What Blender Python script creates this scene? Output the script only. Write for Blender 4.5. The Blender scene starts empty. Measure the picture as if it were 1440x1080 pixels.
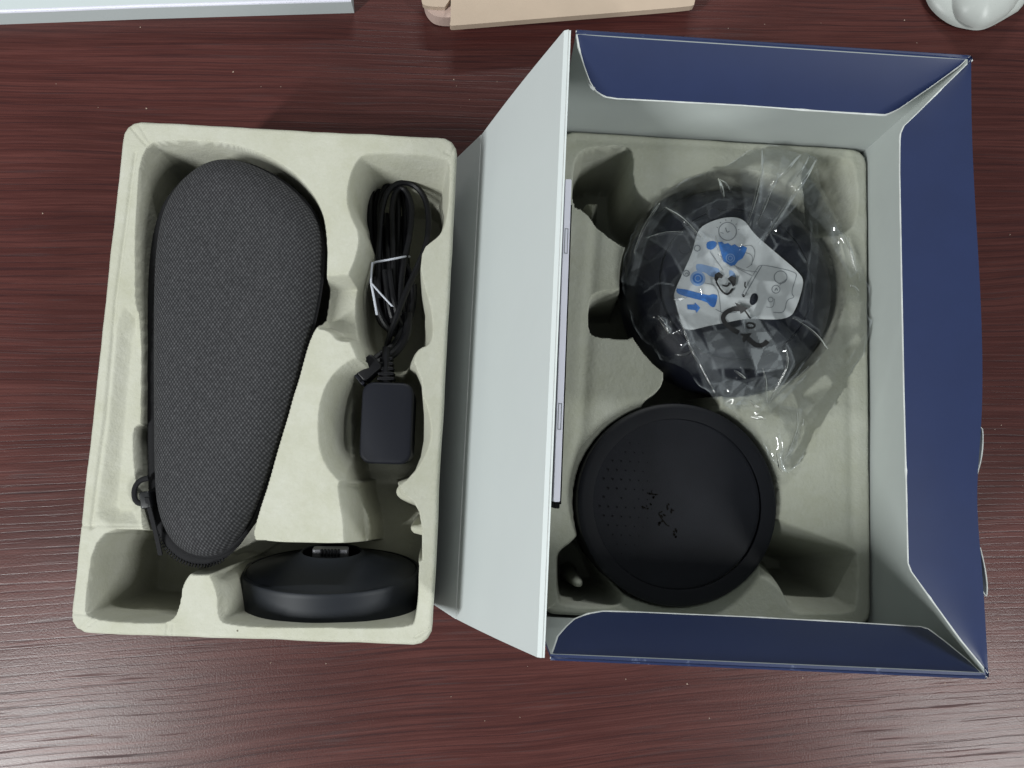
import bpy, bmesh, math, random
import numpy as np
from mathutils import Vector, Matrix
random.seed(7); RNG = np.random.default_rng(7)
C = bpy.context.scene.collection
scene = bpy.context.scene
R = math.radians

# ------------------------------------------------------------------ camera
CAM_H = 0.60
FPX = 1131.84                                   # focal length in photo pixels (1440 wide)
ROT = (0.12738, -0.03385, 0.0)
cam_d = bpy.data.cameras.new("camera"); cam = bpy.data.objects.new("camera", cam_d); C.objects.link(cam)
cam.location = (0, 0, CAM_H); cam.rotation_euler = ROT
cam_d.sensor_width = 36; cam_d.lens = 36 * FPX / 1440
cam_d.clip_start = 0.01; cam_d.clip_end = 50
scene.camera = cam

# ------------------------------------------------------------------ light
w = bpy.data.worlds.new("World"); scene.world = w; w.use_nodes = True
bg = w.node_tree.nodes["Background"]
bg.inputs[0].default_value = (0.93, 1.0, 0.99, 1); bg.inputs[1].default_value = 0.17

def area(name, loc, target, sx, sy, watts, col):
    l = bpy.data.lights.new(name, 'AREA'); l.shape = 'RECTANGLE'; l.size = sx; l.size_y = sy
    l.energy = watts; l.color = col
    o = bpy.data.objects.new(name, l); C.objects.link(o); o.location = loc
    o.rotation_euler = (Vector(target) - Vector(loc)).to_track_quat('-Z', 'Y').to_euler()
    return o
area("ceiling_tube", (-1.66, -1.12, 1.95), (-1.40, -0.85, 0), 0.11, 1.20, 90, (0.97, 1.0, 0.99))
area("ceiling_tube", (1.80, -1.08, 1.95), (1.60, -0.85, 0), 0.11, 1.20, 56, (0.97, 1.0, 0.99))
area("ceiling_tube", (0.15, 3.10, 1.95), (0.1, 2.6, 0), 1.20, 0.11, 64, (0.97, 1.0, 0.99))
vs = scene.view_settings
vs.view_transform = 'Standard'; vs.look = 'None'; vs.exposure = 0.0; vs.gamma = 1.0
try: scene.display_settings.display_device = 'sRGB'
except Exception: pass
scene.cycles.max_bounces = 10; scene.cycles.diffuse_bounces = 2; scene.cycles.transparent_max_bounces = 16

# ------------------------------------------------------------------ measuring: photo pixel + height -> place
def _rot(rx, ry, rz):
    return np.array(Matrix.Rotation(rz, 3, 'Z') @ Matrix.Rotation(ry, 3, 'Y') @ Matrix.Rotation(rx, 3, 'X'))
_RM = _rot(*ROT)
def U(px, py, z):
    d = _RM @ np.array([(px - 720) / FPX, -(py - 540) / FPX, -1.0])
    t = (z - CAM_H) / d[2]
    return np.array([0, 0, CAM_H]) + t * d
def UP(pts, z): return np.array([U(x, y, z)[:2] for x, y in pts])
def U3(pts, z): return [U(p[0], p[1], p[2] if len(p) > 2 else z) for p in pts]
def px2m(n, z): return n / FPX * (CAM_H - z) * 1.006

def chaikin(p, n=2, closed=True):
    p = np.asarray(p, float)
    for _ in range(n):
        if closed:
            q = np.roll(p, -1, 0)
            p = np.stack([.75 * p + .25 * q, .25 * p + .75 * q], 1).reshape(-1, p.shape[1])
        else:
            a, b = p[:-1], p[1:]
            m = np.stack([.75 * a + .25 * b, .25 * a + .75 * b], 1).reshape(-1, p.shape[1])
            p = np.vstack([p[:1], m[1:-1], p[-1:]])
    return p
def resample(p, n):
    p = np.asarray(p, float); d = np.r_[0, np.cumsum(np.linalg.norm(np.diff(p, axis=0), axis=1))]
    t = np.linspace(0, d[-1], n)
    return np.stack([np.interp(t, d, p[:, k]) for k in range(p.shape[1])], 1)
def sdf(P, poly):
    """signed distance (positive inside) and nearest boundary point"""
    best = np.full(len(P), 1e9); near = np.zeros_like(P); ins = np.zeros(len(P), bool)
    M = len(poly)
    for i in range(M):
        a, b = poly[i], poly[(i + 1) % M]
        ab = b - a; L = ab @ ab
        if L < 1e-16: continue
        t = np.clip(((P - a) @ ab) / L, 0, 1); q = a + t[:, None] * ab
        d = np.hypot(*(P - q).T); m = d < best
        best[m] = d[m]; near[m] = q[m]
        if a[1] != b[1]:
            c = (a[1] > P[:, 1]) != (b[1] > P[:, 1])
            xi = a[0] + (P[:, 1] - a[1]) / (b[1] - a[1]) * ab[0]
            ins ^= c & (P[:, 0] < xi)
    return np.where(ins, best, -best), near
def dline(P, line):
    best = np.full(len(P), 1e9)
    for a, b in zip(line[:-1], line[1:]):
        ab = b - a; t = np.clip(((P - a) @ ab) / max(ab @ ab, 1e-16), 0, 1)
        best = np.minimum(best, np.hypot(*(P - a - t[:, None] * ab).T))
    return best
def vnoise(P, scale, seed=0, octaves=3):
    """smooth value noise in 2-D"""
    out = np.zeros(len(P)); amp = 1.0; tot = 0
    for o in range(octaves):
        g = np.random.default_rng(seed + o).random((64, 64))
        q = P * scale * 2 ** o; i = np.floor(q).astype(int); f = q - i; f = f * f * (3 - 2 * f)
        a = g[i[:, 0] % 64, i[:, 1] % 64]; b = g[(i[:, 0] + 1) % 64, i[:, 1] % 64]
        c = g[i[:, 0] % 64, (i[:, 1] + 1) % 64]; d = g[(i[:, 0] + 1) % 64, (i[:, 1] + 1) % 64]
        out += amp * ((a * (1 - f[:, 0]) + b * f[:, 0]) * (1 - f[:, 1]) + (c * (1 - f[:, 0]) + d * f[:, 0]) * f[:, 1]); tot += amp
        amp *= .5
    return out / tot - .5
def S(t, soft=.38):
    t = np.clip(t, 0, 1); return (1 - soft) * t + soft * t * t * (3 - 2 * t)

# ------------------------------------------------------------------ materials
def mat(name, base=(.5, .5, .5), rough=.5, spec=.5, metal=0.0, coat=0.0, noise=None, bump=None):
    """noise=(scale, amount), bump=(scale, strength, distance)"""
    m = bpy.data.materials.new(name); m.use_nodes = True; nt = m.node_tree; N = nt.nodes; Lk = nt.links
    b = N["Principled BSDF"]
    b.inputs["Base Color"].default_value = (*base, 1); b.inputs["Roughness"].default_value = rough
    b.inputs["Specular IOR Level"].default_value = spec; b.inputs["Metallic"].default_value = metal
    b.inputs["Coat Weight"].default_value = coat; b.inputs["Coat Roughness"].default_value = .25
    tc = N.new("ShaderNodeTexCoord")
    if noise:
        n = N.new("ShaderNodeTexNoise"); n.inputs["Scale"].default_value = noise[0]; n.inputs["Detail"].default_value = 6
        n.inputs["Roughness"].default_value = .65
        Lk.new(tc.outputs["Object"], n.inputs["Vector"])
        r = N.new("ShaderNodeMapRange"); r.inputs["From Min"].default_value = .3; r.inputs["From Max"].default_value = .7
        r.inputs["To Min"].default_value = 1 - noise[1]; r.inputs["To Max"].default_value = 1 + noise[1]
        Lk.new(n.outputs["Fac"], r.inputs["Value"])
        mx = N.new("ShaderNodeVectorMath"); mx.operation = 'SCALE'; mx.inputs[0].default_value = base
        Lk.new(r.outputs[0], mx.inputs["Scale"]); Lk.new(mx.outputs[0], b.inputs["Base Color"])
    if bump:
        n = N.new("ShaderNodeTexNoise"); n.inputs["Scale"].default_value = bump[0]; n.inputs["Detail"].default_value = 5
        Lk.new(tc.outputs["Object"], n.inputs["Vector"])
        bp = N.new("ShaderNodeBump"); bp.inputs["Strength"].default_value = bump[1]; bp.inputs["Distance"].default_value = bump[2]
        Lk.new(n.outputs["Fac"], bp.inputs["Height"]); Lk.new(bp.outputs[0], b.inputs["Normal"])
    return m

def mat_wood():
    m = bpy.data.materials.new("dark red wood laminate"); m.use_nodes = True; nt = m.node_tree; N = nt.nodes; Lk = nt.links
    b = N["Principled BSDF"]; tc = N.new("ShaderNodeTexCoord")
    def math_(op, a, bb=None):
        n = N.new("ShaderNodeMath"); n.operation = op
        for k, v in enumerate((a, bb)):
            if v is None: continue
            if isinstance(v, (int, float)): n.inputs[k].default_value = v
            else: Lk.new(v, n.inputs[k])
        return n.outputs[0]
    def noise(vec, scale, detail, rough=.55):
        n = N.new("ShaderNodeTexNoise"); n.inputs["Scale"].default_value = scale; n.inputs["Detail"].default_value = detail
        n.inputs["Roughness"].default_value = rough; Lk.new(vec, n.inputs["Vector"]); return n.outputs["Fac"]
    sp = N.new("ShaderNodeSeparateXYZ"); Lk.new(tc.outputs["Object"], sp.inputs[0])
    mp0 = N.new("ShaderNodeMapping"); mp0.inputs["Scale"].default_value = (3.0, 5.0, 1); Lk.new(tc.outputs["Object"], mp0.inputs[0])
    warp = math_('MULTIPLY', math_('SUBTRACT', noise(mp0.outputs[0], 1.0, 2), .5), .022)
    # grain bends towards the near left and near right corners
    low = N.new("ShaderNodeMapRange"); low.interpolation_type = 'SMOOTHSTEP'; low.inputs["From Min"].default_value = .12; low.inputs["From Max"].default_value = -.20
    low.inputs["To Min"].default_value = -.012; low.inputs["To Max"].default_value = -.085; Lk.new(sp.outputs[1], low.inputs["Value"])
    bend = math_('MULTIPLY', sp.outputs[0], low.outputs[0])
    yy = math_('ADD', math_('ADD', sp.outputs[1], warp), bend)
    def vec(sx, sy):
        c = N.new("ShaderNodeCombineXYZ"); Lk.new(math_('MULTIPLY', sp.outputs[0], sx), c.inputs[0]); Lk.new(math_('MULTIPLY', yy, sy), c.inputs[1])
        return c.outputs[0]
    fine = noise(vec(13, 760), 1.0, 5, .75)
    mid = noise(vec(4.5, 170), 1.0, 5, .65)
    broad = noise(vec(2.2, 16), 1.0, 3, .5)
    mix = math_('ADD', math_('ADD', math_('MULTIPLY', fine, .50), math_('MULTIPLY', mid, .34)), math_('MULTIPLY', broad, .16))
    cr = N.new("ShaderNodeValToRGB"); e = cr.color_ramp.elements
    e[0].position = .20; e[0].color = (.026, .0072, .0072, 1)
    e[1].position = .80; e[1].color = (.128, .043, .037, 1)
    k = e.new(.47); k.color = (.060, .0185, .0165, 1)
    k = e.new(.56); k.color = (.087, .0285, .0248, 1)
    Lk.new(mix, cr.inputs[0])
    # dark open pores: thin broken lines
    pore = noise(vec(13, 430), 1.0, 2, .5)
    pr = N.new("ShaderNodeMapRange"); pr.inputs["From Min"].default_value = .60; pr.inputs["From Max"].default_value = .72
    Lk.new(pore, pr.inputs["Value"])
    mx = N.new("ShaderNodeMixRGB"); mx.blend_type = 'MIX'; mx.inputs["Color2"].default_value = (.026, .011, .013, 1)
    Lk.new(math_('MULTIPLY', pr.outputs[0], .45), mx.inputs["Fac"]); Lk.new(cr.outputs[0], mx.inputs["Color1"])
    # wide growth-ring lines, only here and there
    ringw = math_('SINE', math_('MULTIPLY', math_('ADD', yy, math_('MULTIPLY', mid, .0085)), 2 * math.pi / .0052))
    rr = N.new("ShaderNodeMapRange"); rr.inputs["From Min"].default_value = .72; rr.inputs["From Max"].default_value = 1.0; Lk.new(ringw, rr.inputs["Value"])
    rm = N.new("ShaderNodeMapRange"); rm.inputs["From Min"].default_value = .34; rm.inputs["From Max"].default_value = .54; Lk.new(noise(vec(7, 38), 1.0, 3), rm.inputs["Value"])
    rfac = math_('MULTIPLY', math_('MULTIPLY', rr.outputs[0], rm.outputs[0]), .58)
    mx2 = N.new("ShaderNodeMixRGB"); mx2.inputs["Color2"].default_value = (.024, .010, .012, 1)
    Lk.new(rfac, mx2.inputs["Fac"]); Lk.new(mx.outputs[0], mx2.inputs["Color1"]); Lk.new(mx2.outputs[0], b.inputs["Base Color"])
    rg = N.new("ShaderNodeMapRange"); rg.inputs["To Min"].default_value = .25; rg.inputs["To Max"].default_value = .38
    Lk.new(mid, rg.inputs["Value"]); Lk.new(math_('ADD', rg.outputs[0], math_('MULTIPLY', pr.outputs[0], .25)), b.inputs["Roughness"])
    b.inputs["Specular IOR Level"].default_value = .28
    h = math_('SUBTRACT', math_('SUBTRACT', math_('MULTIPLY', noise(tc.outputs['Object'], 750, 2), .7), math_('MULTIPLY', pr.outputs[0], .4)), rfac)
    bp = N.new("ShaderNodeBump"); bp.inputs["Strength"].default_value = .16; bp.inputs["Distance"].default_value = .0008
    Lk.new(h, bp.inputs["Height"]); Lk.new(bp.outputs[0], b.inputs["Normal"])
    return m

def mat_pulp(name, base):
    m = bpy.data.materials.new(name); m.use_nodes = True; nt = m.node_tree; N = nt.nodes; Lk = nt.links
    b = N["Principled BSDF"]; tc = N.new("ShaderNodeTexCoord"); b.inputs["Roughness"].default_value = .9
    b.inputs["Specular IOR Level"].default_value = .25
    def noise(scale, detail, rough=.6):
        n = N.new("ShaderNodeTexNoise"); n.inputs["Scale"].default_value = scale; n.inputs["Detail"].default_value = detail
        n.inputs["Roughness"].default_value = rough; Lk.new(tc.outputs["Object"], n.inputs["Vector"]); return n.outputs["Fac"]
    cr = N.new("ShaderNodeValToRGB"); e = cr.color_ramp.elements
    e[0].position = .30; e[0].color = (base[0] * .86, base[1] * .86, base[2] * .79, 1)
    e[1].position = .70; e[1].color = (base[0] * 1.04, base[1] * 1.04, base[2] * 1.06, 1)
    Lk.new(noise(26, 10, .78), cr.inputs[0])
    # rare dark fibre specks
    v = N.new("ShaderNodeTexVoronoi"); v.inputs["Scale"].default_value = 75; Lk.new(tc.outputs["Object"], v.inputs["Vector"])
    sep = N.new("ShaderNodeSeparateColor"); Lk.new(v.outputs["Color"], sep.inputs[0])
    gt = N.new("ShaderNodeMath"); gt.operation = 'GREATER_THAN'; gt.inputs[1].default_value = .955; Lk.new(sep.outputs[0], gt.inputs[0])
    lt = N.new("ShaderNodeMath"); lt.operation = 'LESS_THAN'; lt.inputs[1].default_value = .045; Lk.new(v.outputs["Distance"], lt.inputs[0])
    ml = N.new("ShaderNodeMath"); ml.operation = 'MULTIPLY'; Lk.new(gt.outputs[0], ml.inputs[0]); Lk.new(lt.outputs[0], ml.inputs[1])
    mx = N.new("ShaderNodeMixRGB"); mx.inputs["Color2"].default_value = (.14, .13, .10, 1)
    Lk.new(ml.outputs[0], mx.inputs["Fac"]); Lk.new(cr.outputs[0], mx.inputs["Color1"]); Lk.new(mx.outputs[0], b.inputs["Base Color"])
    ad = N.new("ShaderNodeMath"); ad.operation = 'ADD'; Lk.new(noise(420, 3), ad.inputs[0])
    m2 = N.new("ShaderNodeMath"); m2.operation = 'MULTIPLY'; m2.inputs[1].default_value = 1.6; Lk.new(noise(70, 4), m2.inputs[0]); Lk.new(m2.outputs[0], ad.inputs[1])
    bp = N.new("ShaderNodeBump"); bp.inputs["Strength"].default_value = .42; bp.inputs["Distance"].default_value = .0009
    Lk.new(ad.outputs[0], bp.inputs["Height"]); Lk.new(bp.outputs[0], b.inputs["Normal"])
    return m

def mat_weave():
    m = bpy.data.materials.new("grey woven fabric"); m.use_nodes = True; nt = m.node_tree; N = nt.nodes; Lk = nt.links
    b = N["Principled BSDF"]; tc = N.new("ShaderNodeTexCoord"); b.inputs["Roughness"].default_value = .85; b.inputs["Specular IOR Level"].default_value = .2
    nz = N.new("ShaderNodeTexNoise"); nz.inputs["Scale"].default_value = 160; nz.inputs["Detail"].default_value = 2; Lk.new(tc.outputs["Object"], nz.inputs["Vector"])
    jit = N.new("ShaderNodeVectorMath"); jit.operation = 'SCALE'; jit.inputs["Scale"].default_value = .0011; Lk.new(nz.outputs["Color"], jit.inputs[0])
    add = N.new("ShaderNodeVectorMath"); add.operation = 'ADD'; Lk.new(tc.outputs["Object"], add.inputs[0]); Lk.new(jit.outputs[0], add.inputs[1])
    sp = N.new("ShaderNodeSeparateXYZ"); Lk.new(add.outputs[0], sp.inputs[0])
    def ma(op, a, bb=None):
        n = N.new("ShaderNodeMath"); n.operation = op
        for k, v in enumerate((a, bb)):
            if v is None: continue
            if isinstance(v, (int, float)): n.inputs[k].default_value = v
            else: Lk.new(v, n.inputs[k])
        return n.outputs[0]
    k = 2 * math.pi / .0021
    s = ma('MULTIPLY', ma('SINE', ma('MULTIPLY', sp.outputs[0], k)), ma('SINE', ma('MULTIPLY', sp.outputs[1], k * .72)))
    h = ma('ADD', ma('MULTIPLY', s, .5), .5)
    n2 = N.new("ShaderNodeTexNoise"); n2.inputs["Scale"].default_value = 500; n2.inputs["Detail"].default_value = 3; Lk.new(tc.outputs["Object"], n2.inputs["Vector"])
    f = ma('ADD', ma('MULTIPLY', h, .60), ma('MULTIPLY', n2.outputs["Fac"], .50))
    cr = N.new("ShaderNodeValToRGB"); e = cr.color_ramp.elements
    e[0].position = .2; e[0].color = (.013, .013, .0148, 1); e[1].position = .92; e[1].color = (.098, .098, .104, 1)
    kk = e.new(.62); kk.color = (.037, .037, .040, 1)
    Lk.new(f, cr.inputs[0]); Lk.new(cr.outputs[0], b.inputs["Base Color"])
    bp = N.new("ShaderNodeBump"); bp.inputs["Strength"].default_value = .6; bp.inputs["Distance"].default_value = .0005
    Lk.new(h, bp.inputs["Height"]); Lk.new(bp.outputs[0], b.inputs["Normal"])
    return m

def mat_film():
    m = bpy.data.materials.new("clear plastic film"); m.use_nodes = True; nt = m.node_tree; N = nt.nodes; Lk = nt.links
    N.clear(); out = N.new("ShaderNodeOutputMaterial")
    tr = N.new("ShaderNodeBsdfTransparent"); tr.inputs[0].default_value = (1.0, 1.0, 1.0, 1)
    gl = N.new("ShaderNodeBsdfGlossy"); gl.inputs["Roughness"].default_value = .07; gl.inputs[0].default_value = (1, 1, 1, 1)
    df = N.new("ShaderNodeBsdfDiffuse"); df.inputs[0].default_value = (.72, .78, .82, 1)
    tl = N.new("ShaderNodeBsdfTranslucent"); tl.inputs[0].default_value = (.72, .78, .82, 1)
    mm = N.new("ShaderNodeMixShader"); mm.inputs[0].default_value = .4; Lk.new(df.outputs[0], mm.inputs[1]); Lk.new(tl.outputs[0], mm.inputs[2])
    at = N.new("ShaderNodeAttribute"); at.attribute_name = "fold"
    m1 = N.new("ShaderNodeMixShader"); Lk.new(at.outputs["Fac"], m1.inputs[0]); Lk.new(tr.outputs[0], m1.inputs[1]); Lk.new(mm.outputs[0], m1.inputs[2])
    tc = N.new("ShaderNodeTexCoord")
    n = N.new("ShaderNodeTexNoise"); n.inputs["Scale"].default_value = 130; n.inputs["Detail"].default_value = 3; Lk.new(tc.outputs["Object"], n.inputs["Vector"])
    bp = N.new("ShaderNodeBump"); bp.inputs["Strength"].default_value = .12; bp.inputs["Distance"].default_value = .001; Lk.new(n.outputs["Fac"], bp.inputs["Height"])
    Lk.new(bp.outputs[0], gl.inputs["Normal"])
    fr = N.new("ShaderNodeFresnel"); fr.inputs[0].default_value = 1.5; Lk.new(bp.outputs[0], fr.inputs["Normal"])
    f2 = N.new("ShaderNodeMath"); f2.operation = 'MULTIPLY_ADD'; f2.inputs[1].default_value = .62; f2.inputs[2].default_value = .0; f2.use_clamp = True
    Lk.new(fr.outputs[0], f2.inputs[0])
    m2 = N.new("ShaderNodeMixShader"); Lk.new(f2.outputs[0], m2.inputs[0]); Lk.new(m1.outputs[0], m2.inputs[1]); Lk.new(gl.outputs[0], m2.inputs[2])
    Lk.new(m2.outputs[0], out.inputs[0])
    return m

WOOD = mat_wood()
PULP = mat_pulp("moulded paper pulp", (.456, .455, .390))
PULP_SHADED = mat_pulp("moulded paper pulp in the box", (.395, .405, .350))  # same pulp as the tray, with the carton's shade put into its colour
WEAVE = mat_weave()
FILM = mat_film()
INNER = mat("uncoated white card", (.470, .506, .490), .7, .3, noise=(14, .03), bump=(300, .05, .0003))
LIDW = mat("white lid card", (.575, .615, .618), .6, .3, noise=(9, .02), bump=(60, .04, .0006))
NAVY = mat("navy printed card", (.0122, .0220, .073), .46, .42, coat=.0, noise=(30, .06), bump=(35, .05, .0006))
EDGE = mat("worn white card edge", (.58, .60, .59), .8, .2, noise=(120, .15))
def mat_scuff():
    m = NAVY.copy(); m.name = "navy fold with white scuffs"; nt = m.node_tree; N = nt.nodes; Lk = nt.links; b = N["Principled BSDF"]
    src = b.inputs["Base Color"].links[0].from_socket; tc = N["Texture Coordinate"]
    n = N.new("ShaderNodeTexNoise"); n.inputs["Scale"].default_value = 90; n.inputs["Detail"].default_value = 6; n.inputs["Roughness"].default_value = .7
    Lk.new(tc.outputs["Object"], n.inputs["Vector"])
    r = N.new("ShaderNodeMapRange"); r.inputs["From Min"].default_value = .62; r.inputs["From Max"].default_value = .74; Lk.new(n.outputs["Fac"], r.inputs["Value"])
    mx = N.new("ShaderNodeMixRGB"); mx.inputs["Color2"].default_value = (.13, .16, .25, 1)
    Lk.new(r.outputs[0], mx.inputs["Fac"]); Lk.new(src, mx.inputs["Color1"]); Lk.new(mx.outputs[0], b.inputs["Base Color"])
    return m
SCUFF = mat_scuff()
BLACKF = mat("black zip tape", (.0085, .0085, .010), .8, .25, bump=(900, .5, .0004))
BLACKP = mat("black plastic", (.006, .0065, .008), .42, .5, bump=(900, .06, .0002))
CHARG = mat("satin black charger plastic", (.0085, .0095, .0150), .5, .22, bump=(1400, .10, .0002))
CABLE = mat("black rubber cable", (.0045, .0045, .0060), .42, .25)
DOCK = mat("satin dark plastic", (.0085, .0105, .0150), .50, .26, bump=(1500, .05, .0002))
PUCK = mat("textured black rubber", (.0058, .0065, .0095), .55, .20, noise=(60, .12), bump=(1300, .25, .0003))
PUCKR = mat("smooth black plastic rim", (.0062, .0068, .0092), .5, .20, noise=(40, .08))
HOLE = mat("dark hole", (.003, .003, .004), .8, .1)
DUST = mat("dry brown residue", (.0040, .0034, .0028), .9, .1)
DEV = mat("dark navy plastic", (.0085, .010, .0175), .42, .3, bump=(1200, .08, .0002))
DEVL = mat("dark glossy navy plastic", (.011, .013, .0215), .36, .3)
CARD = mat("white label paper", (.54, .57, .585), .55, .4, noise=(25, .03))
BLUE = mat("blue ink", (.045, .165, .47), .6, .3, noise=(200, .15))
BLUEL = mat("pale blue ink", (.24, .36, .58), .6, .3, noise=(200, .1))
GREYINK = mat("grey ink line", (.20, .22, .24), .7, .2)
BLACKINK = mat("black ink", (.012, .012, .013), .5, .4)
TIE = mat("white twist tie", (.46, .48, .54), .5, .4)
LAV = mat("pale lavender plastic", (.70, .70, .80), .4, .5, noise=(30, .03))
BEIGE = mat("beige leatherette", (.47, .37, .285), .6, .35, noise=(40, .04), bump=(600, .1, .0003))
PINK = mat("pale pink plastic", (.52, .39, .345), .5, .4)
WHITEP = mat("white plastic", (.50, .525, .505), .4, .5)
PAPER = mat("white coated board", (.50, .55, .56), .5, .4)
CRUMB = mat("pale crumbs", (.55, .42, .34), .9, .2)
CONTACT = mat("grey contact plate", (.075, .075, .085), .35, .5)

# ------------------------------------------------------------------ object helpers
def mesh(name, verts, faces, m, parent=None, smooth=False, fm=None, attr=None):
    me = bpy.data.meshes.new(name)
    if isinstance(verts, np.ndarray): verts = verts.tolist()
    if isinstance(faces, np.ndarray): faces = faces.tolist()
    me.from_pydata(verts, [], faces)
    for k in (m if isinstance(m, (list, tuple)) else [m]): me.materials.append(k)
    if fm is not None: me.polygons.foreach_set("material_index", np.asarray(fm, dtype=np.int32))
    if smooth: me.polygons.foreach_set("use_smooth", [True] * len(me.polygons))
    if smooth and attr is None and len(verts) < 40000: me.set_sharp_from_angle(angle=R(smooth if smooth is not True else 32))
    if attr is not None:
        a = me.attributes.new("fold", 'FLOAT', 'POINT'); a.data.foreach_set("value", np.asarray(attr, dtype=np.float32))
    me.validate(); me.update()
    o = bpy.data.objects.new(name, me); C.objects.link(o)
    if parent is not None:
        o.parent = parent; o.matrix_parent_inverse = Matrix.Translation(parent.location).inverted() if parent.location.length else Matrix()
    return o
def tag(o, label, cat, group=None, kind=None):
    if label: o['label'] = label
    if cat: o['category'] = cat
    if group: o['group'] = group
    if kind: o['kind'] = kind
    return o
def thing(name, loc, label, cat, group=None):
    o = bpy.data.objects.new(name, None); C.objects.link(o); o.location = [float(v) for v in loc]; o.empty_display_size = .02
    return tag(o, label, cat, group)
class MB:
    def __init__(s): s.v = []; s.f = []; s.m = []
    def add(s, v, f, mi=0):
        k = len(s.v); s.v += [list(map(float, p)) for p in v]; s.f += [[i + k for i in q] for q in f]
        s.m += [mi] * len(f)
    def build(s, name, m, parent=None, smooth=False): return mesh(name, s.v, s.f, m, parent, smooth, s.m)
def lathe(profile, seg=72):
    """profile: [(r, z)] from the axis outwards; closes the first and last to the axis if r == 0"""
    v = []; f = []
    rings = []
    for r, z in profile:
        if r < 1e-9: rings.append([len(v)]); v.append((0, 0, z))
        else:
            rings.append(list(range(len(v), len(v) + seg)))
            v += [(r * math.cos(2 * math.pi * k / seg), r * math.sin(2 * math.pi * k / seg), z) for k in range(seg)]
    for a, b in zip(rings[:-1], rings[1:]):
        for k in range(seg):
            k2 = (k + 1) % seg
            if len(a) == 1 and len(b) > 1: f.append((a[0], b[k2], b[k]))
            elif len(b) == 1 and len(a) > 1: f.append((a[k], a[k2], b[0]))
            elif len(a) > 1: f.append((a[k], a[k2], b[k2], b[k]))
    return np.array(v), [q[::-1] for q in f]
def xf(v, M, loc): return np.asarray(v) @ np.asarray(M).T + np.asarray(loc)
def tube(path, r, seg=8, closed=False, caps=True):
    p = np.asarray(path, float); n = len(p)
    T = np.gradient(p, axis=0) if not closed else np.roll(p, -1, 0) - np.roll(p, 1, 0)
    T /= np.maximum(np.linalg.norm(T, axis=1), 1e-9)[:, None]
    up = np.array([0, 0, 1.0]); v = []; f = []
    for i in range(n):
        a = np.cross(T[i], up)
        if np.linalg.norm(a) < 1e-3: a = np.cross(T[i], [0, 1, 0])
        a /= np.linalg.norm(a); b = np.cross(a, T[i])
        rr = r[i] if hasattr(r, '__len__') else r
        for k in range(seg):
            t = 2 * math.pi * k / seg; v.append(p[i] + rr * (math.cos(t) * a + math.sin(t) * b))
    for i in range(n if closed else n - 1):
        j = (i + 1) % n
        for k in range(seg):
            k2 = (k + 1) % seg; f.append((i * seg + k, i * seg + k2, j * seg + k2, j * seg + k))
    if caps and not closed: f += [tuple(range(seg))[::-1], tuple(range((n - 1) * seg, n * seg))]
    return v, f
def spline(pts, n):
    return resample(chaikin(pts, 3, False), n)
def loft(A, B, n, m, th, bulge=0.0, side=1, hinge=2):
    """a sheet between two curves with real thickness; faces: 0 front, 1 back, 2 edge"""
    A = resample(A, n); B = resample(B, n)
    t = np.linspace(0, 1, m)[:, None, None]
    G = (1 - t) * A[None] + t * B[None]
    nrm = np.cross(A[-1] - A[0], (B - A).mean(0)); nrm = nrm / np.linalg.norm(nrm) * side
    if nrm[2] < 0 and abs(nrm[2]) > .05: nrm = -nrm
    G = G + nrm * (np.sin(np.pi * t) * bulge)
    F = G.reshape(-1, 3); Bk = F - nrm * th
    v = np.vstack([F, Bk]); K = n * m; f = []; fm = []
    flip = np.dot(np.cross(G[0, 1] - G[0, 0], G[1, 0] - G[0, 0]) + np.cross(G[0, n // 2 + 1] - G[0, n // 2], G[1, n // 2] - G[0, n // 2]), nrm) < 0
    for i in range(m - 1):
        for j in range(n - 1):
            q = (i * n + j, i * n + j + 1, (i + 1) * n + j + 1, (i + 1) * n + j)
            if flip: q = q[::-1]
            f.append(q); fm.append(0); f.append(tuple(k + K for k in q[::-1])); fm.append(1)
    loop = [j for j in range(n)] + [i * n + n - 1 for i in range(1, m)] + [(m - 1) * n + j for j in range(n - 2, -1, -1)] + [i * n for i in range(m - 2, 0, -1)]
    for k, (a, b) in enumerate(zip(loop, loop[1:] + loop[:1])):
        q = (a, b, b + K, a + K); f.append(q if not flip else q[::-1]); fm.append(hinge if k < n - 1 else 2)
    return v, f, fm
def slab_poly(poly3, th):
    """flat polygon with thickness th downwards; faces: top, bottom, sides"""
    p = np.asarray(poly3, float); n = len(p)
    v = np.vstack([p, p - [0, 0, th]])
    a = sum(p[i, 0] * p[(i + 1) % n, 1] - p[(i + 1) % n, 0] * p[i, 1] for i in range(n))
    r = list(range(n)) if a > 0 else list(range(n))[::-1]
    f = [tuple(r), tuple(k + n for k in r[::-1])]
    f += [(r[i], r[i] + n, r[(i + 1) % n] + n, r[(i + 1) % n]) for i in range(n)]
    return v, f
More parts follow.
